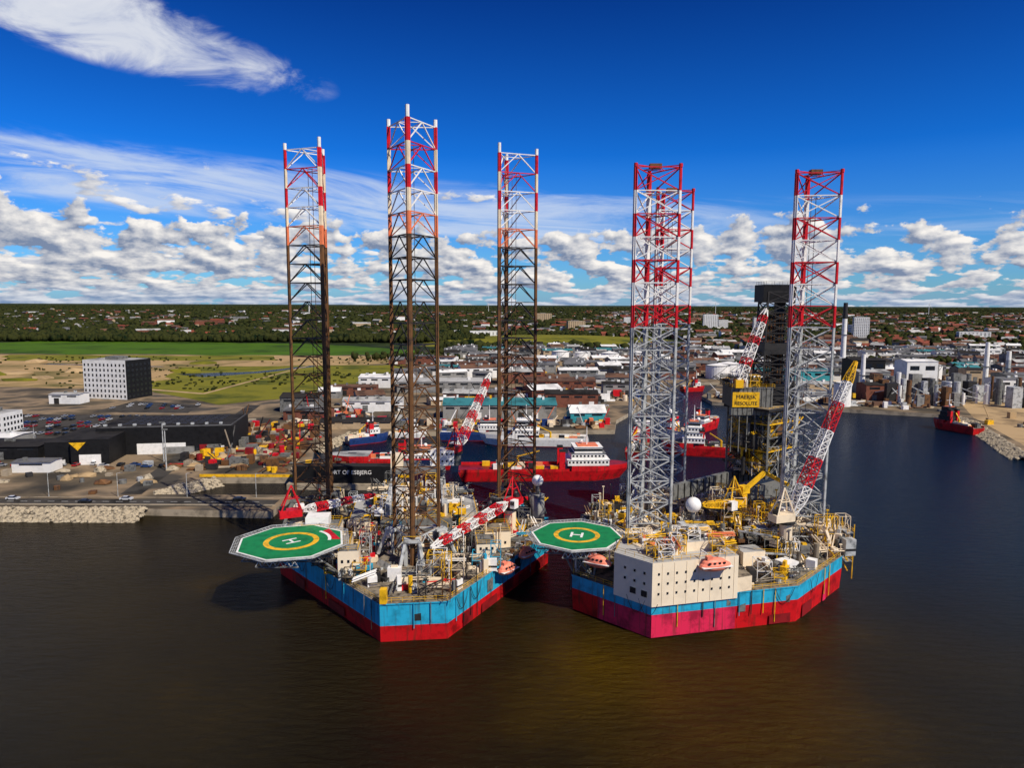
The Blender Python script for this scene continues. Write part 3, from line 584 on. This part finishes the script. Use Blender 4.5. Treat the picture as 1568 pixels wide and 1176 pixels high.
def strip(mb,a,b_,z0,z1,m_,o,t0=0,t1=1):
    l=math.hypot(b_[0]-a[0],b_[1]-a[1]); nx,ny=(b_[1]-a[1])/l*o,-(b_[0]-a[0])/l*o
    A_=(a[0]+(b_[0]-a[0])*t0,a[1]+(b_[1]-a[1])*t0);B_=(a[0]+(b_[0]-a[0])*t1,a[1]+(b_[1]-a[1])*t1)
    mb.add([(A_[0]+nx,A_[1]+ny,z0),(B_[0]+nx,B_[1]+ny,z0),(B_[0]+nx,B_[1]+ny,z1),(A_[0]+nx,A_[1]+ny,z1)],[(0,1,2,3)],m_)
# ---------------------------------------------------------------- LEFT RIG
F0=(-24.6,175.); U=(-.118,.993); V=(.993,.118)
def lw(v,u): return (F0[0]+V[0]*v+U[0]*u, F0[1]+V[1]*v+U[1]*u)
RA=math.atan2(V[1],V[0])
rigL=empty('jackup_drilling_rig',(-28,190,0))
polyL=[lw(*p) for p in [(-7.5,-25),(7.5,-25),(38,19),(38,44),(33,50),(-33,50),(-38,44),(-38,19)]]
hull(rigL,polyL,9,3.8)
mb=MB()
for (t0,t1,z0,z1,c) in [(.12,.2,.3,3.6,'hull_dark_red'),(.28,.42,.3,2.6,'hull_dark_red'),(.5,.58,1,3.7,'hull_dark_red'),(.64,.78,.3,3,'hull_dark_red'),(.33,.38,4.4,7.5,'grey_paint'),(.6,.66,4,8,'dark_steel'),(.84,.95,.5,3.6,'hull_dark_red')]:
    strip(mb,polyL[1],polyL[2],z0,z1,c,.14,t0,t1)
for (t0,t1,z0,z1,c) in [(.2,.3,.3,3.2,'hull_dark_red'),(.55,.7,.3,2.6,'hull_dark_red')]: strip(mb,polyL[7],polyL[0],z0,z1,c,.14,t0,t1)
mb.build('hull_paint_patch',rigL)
def colL(k,z): 
    if z<95.5: return ('rust_steel','dark_steel' if z>60 else 'rust_steel')
    return (['red_paint','cream_paint','red_paint','cream_paint','orange_paint'][k%5], ['white_paint','red_paint','white_paint','white_paint','orange_paint'][k%5])
legsL=[(F0[0],F0[1],[-88,152,32]),(-57.7,205.6,[-50,70,190]),(.4,211.7,[-130,110,-10])]
for i,(x,y,a) in enumerate(legsL):
    C=leg('leg_%d'%(i+1),rigL,x,y,118.5,6.6,a,5.3,'K',colL,chord=.48,br=.17)
    jackframe('jacking_frame_%d'%(i+1),rigL,x,y,C,9,8.5,'grey_paint' if i else 'galv_steel')
helideck(rigL,-54,167.5,17,13.2,.25,[(-47,172,8.5),(-52,180,8.5),(-40,165,8.5)],hrot=-.9,wedge=.55)
mb=MB(); ex=[(x,y,11) for x,y,_ in legsL]
LC=['cream_paint','grey_paint','deck_paint','yellow_paint','cream_paint','grey_paint','rust_steel','galv_steel','white_paint','dark_steel','dark_steel','hull_blue' ,'cream_paint','galv_steel','red_paint']
clutter(mb,polyL,460,9.05,ex,LC,3.6,3)
clutter(mb,[lw(-12,18),lw(13,18),lw(14,48),lw(-14,48)],130,15.1,[],['grey_paint','cream_paint','galv_steel','yellow_paint','dark_steel','white_paint'],3.5,9)
mb.build('deck_equipment',rigL)
mb=MB()
def lb(v,u,z,sv,su,h,m_,mt=None):
    x,y=lw(v,u); mb.box(x,y,z,sv,su,h,m_,RA,mt)
    if h>3.5 and sv>4:
        for q in range(int(sv/1.5)):
            for zz in np.arange(1.2,h-1,2.4):
                xx,yy=lw(v-sv/2+(q+.7)*1.5,u-su/2-.03)
                if q*1.5+1.1<sv and R.random()<.8: mb.box(xx,yy,z+zz,.55,.12,.7,'glass',RA)
        rail(mb,[lw(v-sv/2+.2,u-su/2+.2),lw(v+sv/2-.2,u-su/2+.2),lw(v+sv/2-.2,u+su/2-.2),lw(v-sv/2+.2,u+su/2-.2)],z+h)
lb(-16,-6,9,5,5,6.5,'cream_wall','roof_light'); lb(-21,4,9,9,8,5,'cream_wall','deck_paint'); lb(-25,12,9,10,8,7,'cream_wall','grey_paint'); lb(-26,12,16,6,5,2.6,'white_paint')
lb(18,1,9,5,8,5,'cream_wall','grey_paint'); lb(22,12,9,7,8,4.5,'cream_wall','deck_paint')
lb(0,33,9,20,32,6,'grey_paint','deck_paint'); lb(-16,31,9,6,24,5,'cream_paint','roof_light'); lb(15,31,9,5,24,5.5,'cream_paint','roof_light')
for s in(-1,1): lb(s*8,44,15,1.6,48,3.5,'galv_steel')
lb(0,58,20,18,16,1,'grey_paint'); lb(8,60,21,8,7,5,'white_paint'); lb(-7,58,21,4,6,4,'cream_paint')
for q in range(12):
    v0=-30+q*5; mb.beam((*lw(v0,22+q%3*4),12+q%4),(*lw(v0+9,26+q%3*3),12+q%4),.3,'yellow_paint' if q%2 else 'galv_steel')
mb.build('accommodation_and_cantilever',rigL)
mb=MB(); x,y=lw(35.5,25); mb.cyl(x,y,9,19,2.1,'wall_grey',16); mb.cyl(x,y,19,22,.5,'grey_paint',8); mb.ell(x,y,23.2,1.7,1.7,1.7,'white_paint',16,10); mb.build('radar_dome',rigL,True)
crane('crane_1',rigL,*lw(-33,18),9,7,(*lw(-12,26),20),2.0,12,['white_paint','red_paint'])
crane('crane_2',rigL,-19,238,20,4,(-8,262,49.5),2.8,18,['white_paint','red_paint'],ped='grey_paint')
crane('crane_3',rigL,*lw(27,21),9,7,(*lw(4,-8),15.5),2.4,18,['white_paint','red_paint','white_paint','red_paint'])
for (v,u) in [(23,-6.5),(29.5,4),(-32,-3)]:
    x,y=lw(v,u); lifeboat(rigL,x,y,8.6 if v>0 else 13,math.radians(50) if v>0 else -.5,6.5)
# ---------------------------------------------------------------- RIGHT RIG
rigR=empty('jackup_drilling_rig',(52,190,0))
polyR=[(15,167),(31.5,151.5),(68,160.5),(88,181),(89,198),(72,232),(46,238),(28,226),(18,200)]
hull(rigR,polyR,9,5.6)
mb=MB(); strip(mb,polyR[1],polyR[2],.3,5.6,'hull_pink',.12,0,.56); strip(mb,polyR[0],polyR[1],.3,5.6,'hull_pink',.12,.35,1)
strip(mb,polyR[2],polyR[3],.3,3.4,'hull_dark_red',.12,.1,.3); strip(mb,polyR[2],polyR[3],.3,4.8,'hull_pink',.12,.55,.62); strip(mb,polyR[1],polyR[2],.3,2.6,'hull_dark_red',.16,.8,.95)
mb.build('hull_paint_patch',rigR)
def colR(k,z):
    if z<71: return ('galv_steel','galv_steel')
    return ('red_paint' if k%2==0 else 'white_paint',['red_paint','white_paint'][k%2])
legsR=[(36,183,[92,212,332]),(48.4,220,[100,220,340]),(79.5,190,[84,204,324])]
for i,(x,y,a) in enumerate(legsR):
    C=leg('leg_%d'%(i+1),rigR,x,y,109.6,6.5,a,5.7,'X',colR,chord=.40,br=.18)
    jackframe('jacking_frame_%d'%(i+1),rigR,x,y,C,9,7,'cream_paint')
helideck(rigR,16.4,171.5,17.5,11.6,.2,[(20,165,9),(18,176,9),(17,167,6)],hrot=-.2)
mb=MB(); ac=[(31.4,151.0),(52.2,156.2),(50,170),(27,168),(23.9,158.1)]
mb.prism(ac,7.7,17.9,'cream_wall','roof_light')
d=math.hypot(20.8,5.2); ux,uy=20.8/d,5.2/d; an=math.atan2(uy,ux)
for r in range(3):
    for c in range(9): 
        if r==2 and c in(5,6,7): continue
        t=1.6+c*2.2; mb.box(31.4+ux*t+uy*.03,151.0+uy*t-ux*.03,10.4+r*2.3,.42,.16,.5,'glass',an)
for k in range(7): t=2.4+k*3; mb.box(31.4+ux*t+uy*.02,151.0+uy*t-ux*.02,7.9,.1,.1,9.8,'cream_paint',an)
ux2,uy2=(23.9-31.4)/10.3,(158.1-151.0)/10.3; an2=math.atan2(uy2,ux2)
for c in range(2): mb.box(31.4+ux2*(2+c*3)-.04,151.0+uy2*(2+c*3)-.04,9.6,1.5,.2,1.4,'glass',an2)
for c in range(3):
    for r in range(2): mb.box(31.4+ux2*(2+c*2.6)-.04,151.0+uy2*(2+c*2.6)-.04,12.4+r*2.4,.5,.2,.6,'glass',an2)
mb.box(42,163,17.9,14,8,2.2,'cream_paint',an,mt='roof_light'); mb.box(44,166,20.1,6,5,2.2,'cream_paint',an,mt='galv_steel'); mb.box(33,165,17.9,5,5,2,'white_paint',an)
mb.prism([(52.2,156.4),(56,157.8),(55,170),(50,170)],9,12.5,'cream_paint','deck_paint')
rail(mb,[(31.7,151.6),(51.6,156.7),(49.8,169.6),(27.3,167.6),(24.4,158.6)],17.9)
clutter(mb,[(33,154),(50,158.5),(49,168),(29,166)],60,17.95,[(42,163,6)],['cream_paint','orange_paint','yellow_paint','white_paint','grey_paint','yellow_paint'],2,5,.7)
clutter(mb,[(36,159.5),(48,162.5),(47,167),(35,164)],24,20.1,[],['cream_paint','dark_steel','yellow_paint','white_paint','grey_paint'],1.6,6,.6)
mb.build('accommodation_block',rigR)
mb=MB(); mb.cyl(44.5,168,22,25,.5,'grey_paint',8); mb.ell(44.5,168,26.4,1.9,1.9,1.9,'white_paint',16,10); mb.build('radar_dome',rigR,True)
lifeboat(rigR,46.0,153.3,16.6,an,8); lifeboat(rigR,20.5,161.5,14.2,-.5,7)
mb=MB(); RC=['cream_paint','grey_paint','yellow_paint','yellow_paint','cream_paint','galv_steel','grey_paint','white_paint','dark_steel','dark_steel','deck_paint','rust_steel','yellow_paint']
exR=[(36,183,10),(48.4,220,10),(79.5,190,10)]
clutter(mb,[(17,168),(31,168),(56,160),(68,162),(86,181),(87,198),(71,230),(46,236),(29,225),(20,200)],560,9.05,exR,RC,4.2,12)
clutter(mb,[(55,180),(68,172),(78,186),(70,210),(58,205)],170,14.1,[],['yellow_paint','grey_paint','dark_steel','cream_paint','galv_steel','rust_steel','yellow_paint'],4.5,21)
clutter(mb,[(82,178),(90,180),(90,200),(84,202)],50,9.1,[],['yellow_paint','cream_paint','grey_paint','galv_steel'],6,22)
mb.box(64,192,9.02,13,24,5,'dark_steel',.66,mt='deck_paint'); mb.box(60,172,9,6,5,5,'cream_wall',.2,mt='roof_light'); mb.box(68,168,9,4,4,3.4,'white_paint',.5); mb.box(52,186,9,6,8,6,'cream_wall',.6,mt='deck_paint')
for q in range(14):
    a=R.uniform(0,3.1); x=R.uniform(56,78);y=R.uniform(168,205);z=R.uniform(11,20); mb.beam((x,y,z),(x+8*math.cos(a),y+8*math.sin(a),z),.28,R.choice(['yellow_paint','galv_steel'])); rail(mb,[(x,y),(x+8*math.cos(a),y+8*math.sin(a))],z,'yellow_paint',False)
mb.build('deck_equipment',rigR)
# cantilever + drill floor + derrick
mb=MB(); ca=math.atan2(.618,.787); cx,cy=79,221
for s in(-1,1):
    px,py=-math.sin(ca)*8*s,math.cos(ca)*8*s
    mb.box(70+px,210+py,18,46,1.4,4.5,'grey_paint',ca)
    for k in range(15): 
        q=-21+k*3; mb.box(70+px+math.cos(ca)*q+math.sin(ca)*.8*s,210+py+math.sin(ca)*q-math.cos(ca)*.8*s,18.1,.25,.3,4.3,'dark_steel',ca)
for lev in range(5):
    z=22+lev*4.2; w=7.2
    for s in range(4):
        a=ca+math.pi/4+s*math.pi/2;b_=a+math.pi/2; r_=w*1.41
        P=(cx+r_*math.cos(a),cy+r_*math.sin(a));Q=(cx+r_*math.cos(b_),cy+r_*math.sin(b_)); Md=((P[0]+Q[0])/2,(P[1]+Q[1])/2)
        mb.beam((*P,z),(*P,z+4.2),.4,'grey_paint'); mb.beam((*P,z),(*Md,z+4.2),.2,'grey_paint'); mb.beam((*Q,z),(*Md,z+4.2),.2,'dark_steel'); mb.beam((*P,z+4.2),(*Q,z+4.2),.25,'yellow_paint' if lev%2 else 'grey_paint')
        rail(mb,[P,Q],z+4.2,'yellow_paint',False)
    if lev%2==0: mb.box(cx,cy,z,13,13,.3,'dark_steel',ca)
sq=[(cx-7,cy-7),(cx+7,cy-7),(cx+7,cy+7),(cx-7,cy+7)]
clutter(mb,sq,80,22.4,[],['dark_steel','grey_paint','yellow_paint','cream_paint','galv_steel'],5,31); clutter(mb,sq,80,30.9,[],['dark_steel','grey_paint','yellow_paint','cream_paint','dark_steel'],5,32); clutter(mb,sq,60,26.6,[],['dark_steel','grey_paint','yellow_paint','rust_steel'],4,33); clutter(mb,sq,50,35.2,[],['dark_steel','grey_paint','yellow_paint','rust_steel'],4,34)
mb.box(cx,cy,43,17,16,.8,'dark_steel',ca,mt='deck_paint')
mb.build('cantilever_substructure',rigR)
mb=MB(); mb.box(73.5,214,41.5,12.5,.8,8.5,'grey_paint'); mb.box(73.5,219,44,12.5,9,6,'dark_steel'); mb.box(71.5,213.5,44,8.2,.3,4.6,'yellow_paint'); rail(mb,[(67,213),(80,213),(80,224),(67,224)],50)
for k in range(9): mb.box(67.8+k*1.42,213.55,41.6,.12,.12,8.3,'dark_steel')
for k in range(6): mb.beam((67.5+k*2.4,214,30),(67.5+k*2.4,214,42),.2,'grey_paint')
clutter(mb,[(67,213),(80,213),(80,224),(67,224)],24,50,[],['dark_steel','yellow_paint','grey_paint','white_paint'],2.5,41)
lattice(mb,(69,215,50),(78.5,219,74),2.8,1.8,11,['red_paint','white_paint','white_paint'],.11,.17,1)
mb.beam((78.5,219,74),(81,221,78),.08,'dark_steel'); mb.beam((72,216,50),(78.5,219,74),.08,'dark_steel')
mb.build('drill_floor_windwall',rigR)
text('sign_text_upper','MAERSK',1.7,(71.5,213.3,46.6),0,'dark_steel',rigR); text('sign_text_lower','RESOLUTE',1.5,(71.5,213.3,44.7),0,'dark_steel',rigR)
mb=MB(); dx,dy=83,223; W1,W2=5.0,4.0
zb=44; n=11
for k in range(n):
    z0=zb+k*3.2;z1=z0+3.2
    for s in range(4):
        def c_(z,s):
            w=W1+(W2-W1)*(z-zb)/(n*3.2); a=[(-1,-1),(1,-1),(1,1),(-1,1)][s%4]; return (dx+a[0]*w,dy+a[1]*w,z)
        mb.beam(c_(z0,s),c_(z1,s),.32,'dark_steel'); mb.beam(c_(z0,s),c_(z1,s+1),.2,'dark_steel'); mb.beam(c_(z0,s+1),c_(z1,s),.2,'dark_steel'); mb.beam(c_(z1,s),c_(z1,s+1),.2,'dark_steel')
    if k in (0,1,5): mb.box(dx,dy,z0+.2,W1*1.9,W1*1.9,3,'dark_steel')
for k in range(22): mb.cyl(dx-3+(k%11)*.5,dy-2+(k//11)*1.2,zb,zb+29,.2,R.choice(['rust_steel','dark_steel','dark_steel']),5)
mb.box(dx+1.5,dy+1,zb,2.6,2.6,34,'dark_steel'); mb.box(dx,dy,79,9.2,8,2,'dark_steel'); mb.box(dx-.6,dy,76,10,8.2,5.4,'black_clad'); rail(mb,[(dx-5,dy-4.5),(dx+5,dy-4.5),(dx+5,dy+4.5),(dx-5,dy+4.5)],81.3,'grey_paint')
for k in range(8): mb.box(dx-W1-.8,dy,zb+2+k*3.6,1.6,3,.25,'yellow_paint' if k%3==0 else 'grey_paint')
mb.build('derrick',rigR)
crane('crane_1',rigR,71,177,9,10,(90,184,60.5),2.9,22,['white_paint','white_paint','red_paint','red_paint'],body='cream_paint',ped='cream_paint',lastcol='yellow_paint')
crane('crane_3',rigR,60,188,12,7,(51,183,22),2.0,8,['yellow_paint'],body='yellow_paint',ped='yellow_paint',pr=1.1)
mb=MB(); mb.cyl(64,190,14,24,1.1,'yellow_paint',12); mb.beam((64,190,24),(70,191,29),.8,'yellow_paint',6); mb.beam((70,191,29),(76,189,26),.55,'yellow_paint',6); mb.box(64,190,23.5,2.4,2.4,2,'yellow_paint',.4); mb.beam((64.6,190,21),(68,190.6,27),.25,'dark_steel',6); mb.build('pipe_handler',rigR)
mb=MB()
for k in range(4):
    x=90.5; mb.beam((x,183,4+k*2.6),(x,189,6.6+k*2.6),.2,'yellow_paint'); mb.beam((x+1,189,6.6+k*2.6),(x+1,183,6.6+k*2.6),.15,'galv_steel'); mb.box(x,186,6.5+k*2.6,1.4,6,.15,'galv_steel')
    rail(mb,[(x-.5,183),(x+1.2,183),(x+1.2,189),(x-.5,189)],6.7+k*2.6,'yellow_paint')
for a in(182.5,189.5): mb.beam((91.5,a,2),(91.5,a,17),.15,'yellow_paint')
mb.build('stair_tower',rigR)
# ---------------------------------------------------------------- WORLD
w=bpy.data.worlds.new('World'); scene.world=w; w.use_nodes=True; nt=w.node_tree; L=nt.links.new
SE=math.radians(47); sun_dir=Vector((.58,-.56,0)).normalized(); saz=math.atan2(sun_dir.x,sun_dir.y)
bg=nt.nodes['Background']; bg.inputs['Strength'].default_value=.1
sky=nt.nodes.new('ShaderNodeTexSky'); sky.sky_type='NISHITA'; sky.sun_disc=False; sky.sun_elevation=SE; sky.sun_rotation=saz; sky.altitude=80; sky.dust_density=.4; sky.ozone_density=2.5
def M(op,a,b_=None,c=None,clamp=False):
    n=nt.nodes.new('ShaderNodeMath'); n.operation=op; n.use_clamp=clamp
    for i,v in enumerate((a,b_,c)):
        if v is None: continue
        if isinstance(v,(int,float)): n.inputs[i].default_value=v
        else: L(v,n.inputs[i])
    return n.outputs[0]
def MR(v,a,b_,c,d,sm=True):
    n=nt.nodes.new('ShaderNodeMapRange'); n.interpolation_type='SMOOTHSTEP' if sm else 'LINEAR'
    for i,x in enumerate((v,a,b_,c,d)):
        if isinstance(x,(int,float)): n.inputs[i].default_value=x
        else: L(x,n.inputs[i])
    return n.outputs[0]
def comb(a,b_,c):
    n=nt.nodes.new('ShaderNodeCombineXYZ')
    for i,x in enumerate((a,b_,c)):
        if isinstance(x,(int,float)): n.inputs[i].default_value=x
        else: L(x,n.inputs[i])
    return n.outputs[0]
def NZ(vec,sc,det,ro,dist=0):
    n=nt.nodes.new('ShaderNodeTexNoise'); n.inputs['Scale'].default_value=sc; n.inputs['Detail'].default_value=det; n.inputs['Roughness'].default_value=ro; n.inputs['Distortion'].default_value=dist; L(vec,n.inputs['Vector']); return n.outputs['Fac']
def MIX(f,a,b_,mode='MIX'):
    n=nt.nodes.new('ShaderNodeMixRGB'); n.blend_type=mode
    for i,x in enumerate((f,a,b_)):
        if isinstance(x,(int,float)): n.inputs[i].default_value=x
        elif isinstance(x,tuple): n.inputs[i].default_value=(*x,1)
        else: L(x,n.inputs[i])
    return n.outputs[0]
tc=nt.nodes.new('ShaderNodeTexCoord'); sp=nt.nodes.new('ShaderNodeSeparateXYZ'); L(tc.outputs['Generated'],sp.inputs[0])
x,y,z=sp.outputs; az=M('ARCTAN2',x,y); zc=M('MAXIMUM',z,0.0)
lz=M('LOGARITHM',M('ADD',zc,.04),math.e)
t1=MIX(MR(zc,0.0,.20,0,1,False),(.36,.76,1.22),(.04,.46,1.25))
tint=MIX(MR(zc,.18,.45,0,1,False),t1,(.008,.10,.50))
base=MIX(1.0,sky.outputs[0],tint,'MULTIPLY')
def cum(ox,oy,sx,sy,seed): return comb(M('ADD',M('MULTIPLY',az,sx),ox),M('ADD',M('MULTIPLY',lz,sy),oy),seed)
n1=NZ(cum(0,0,17,3.6,2.0),1,9,.55); n2=NZ(cum(.11,.19,17,3.6,2.0),1,5,.5)
big=NZ(cum(4,2,4,1.3,5.0),1,2,.5)
left=MR(az,-.6,-.1,.045,0)
thr=M('SUBTRACT',MR(zc,.080,.150,.44,.70),left)
thr=M('ADD',thr,M('MULTIPLY',M('SUBTRACT',.5,big),.22))
cm=MR(M('SUBTRACT',n1,thr),0,.05,0,1); cm=M('MULTIPLY',cm,MR(zc,.15,.19,1,0))
shade=M('ADD',.44,M('MULTIPLY',M('SUBTRACT',n1,n2),4.2),None,True)
ccol=MIX(shade,(2.0,2.6,3.9),(9.7,9.3,8.8))
# scattered small puffs higher up on the left
m1=NZ(cum(3.1,5.7,11,5.0,8.0),1,9,.55); m2=NZ(cum(3.2,5.9,11,5.0,8.0),1,5,.5)
mth=M('ADD',MR(az,-.45,.35,.54,.68),MR(zc,.14,.21,0,.25)); cm2=M('MULTIPLY',MR(M('SUBTRACT',m1,mth),0,.06,0,1),MR(zc,.17,.20,1,0))
sh2=M('ADD',.45,M('MULTIPLY',M('SUBTRACT',m1,m2),4.2),None,True); ccol2=MIX(sh2,(2.6,3.2,4.6),(9.5,9.2,8.9))
# cirrus
cv=comb(M('ADD',M('MULTIPLY',az,3.2),2.0),M('MULTIPLY',M('ADD',zc,M('MULTIPLY',az,.10)),26),4.0)
ci=NZ(cv,1.0,10,.62,.8)
zb1=M('ADD',zc,M('MULTIPLY',M('ADD',az,.3),.06))
band=M('SUBTRACT',1,M('POWER',M('ABSOLUTE',M('DIVIDE',M('SUBTRACT',zb1,.140),.045)),2),None,True)
band=M('MULTIPLY',band,MR(az,0,.4,1,.30))
cb=M('MULTIPLY',MR(M('ADD',ci,M('MULTIPLY',band,.14)),.46,.74,0,.85),M('MINIMUM',M('MULTIPLY',band,1.6),1))
cv2=comb(M('MULTIPLY',az,9),M('MULTIPLY',zc,22),1.0); ct=NZ(cv2,1.0,10,.62,.6)
e1=M('DIVIDE',M('ADD',az,.56),.33);e2=M('DIVIDE',M('SUBTRACT',M('ADD',zc,M('MULTIPLY',M('ADD',az,.56),.16)),.322),.048)
top=M('SUBTRACT',1,M('ADD',M('MULTIPLY',e1,e1),M('MULTIPLY',e2,e2)),None,True)
ctm=M('MULTIPLY',MR(M('ADD',ct,M('MULTIPLY',top,.35)),.50,.88,0,1),M('MINIMUM',M('MULTIPLY',top,3),1))
c1=MIX(cb,base,(5.8,6.8,8.6)); c1=MIX(ctm,c1,MIX(ct,(4.2,5.0,6.8),(8.6,8.6,8.8)))
c1=MIX(cm2,c1,ccol2)
c2=MIX(cm,c1,ccol)
hz=MR(zc,0,.03,.38,0)
c3=MIX(hz,c2,(2.2,3.8,6.4))
L(c3,bg.inputs['Color'])
sd=bpy.data.lights.new('sun','SUN'); sd.energy=5.0; sd.angle=math.radians(.5); sd.color=(1,.92,.78)
so=bpy.data.objects.new('sun',sd); scene.collection.objects.link(so)
d=Vector((sun_dir.x*math.cos(SE),sun_dir.y*math.cos(SE),math.sin(SE))); so.rotation_euler=d.to_track_quat('Z','Y').to_euler()
# ---------------------------------------------------------------- CAMERA
cd=bpy.data.cameras.new('camera'); cd.sensor_width=36; cd.lens=24.77; cd.clip_start=1; cd.clip_end=100000
co=bpy.data.objects.new('camera',cd); scene.collection.objects.link(co)
co.matrix_world=Matrix.Translation((0,0,75))@Matrix.Rotation(math.radians(90-6.45),4,'X')@Matrix.Rotation(math.radians(.22),4,'Z')
scene.camera=co
scene.view_settings.view_transform='Standard'; scene.view_settings.look='None'; scene.view_settings.exposure=0
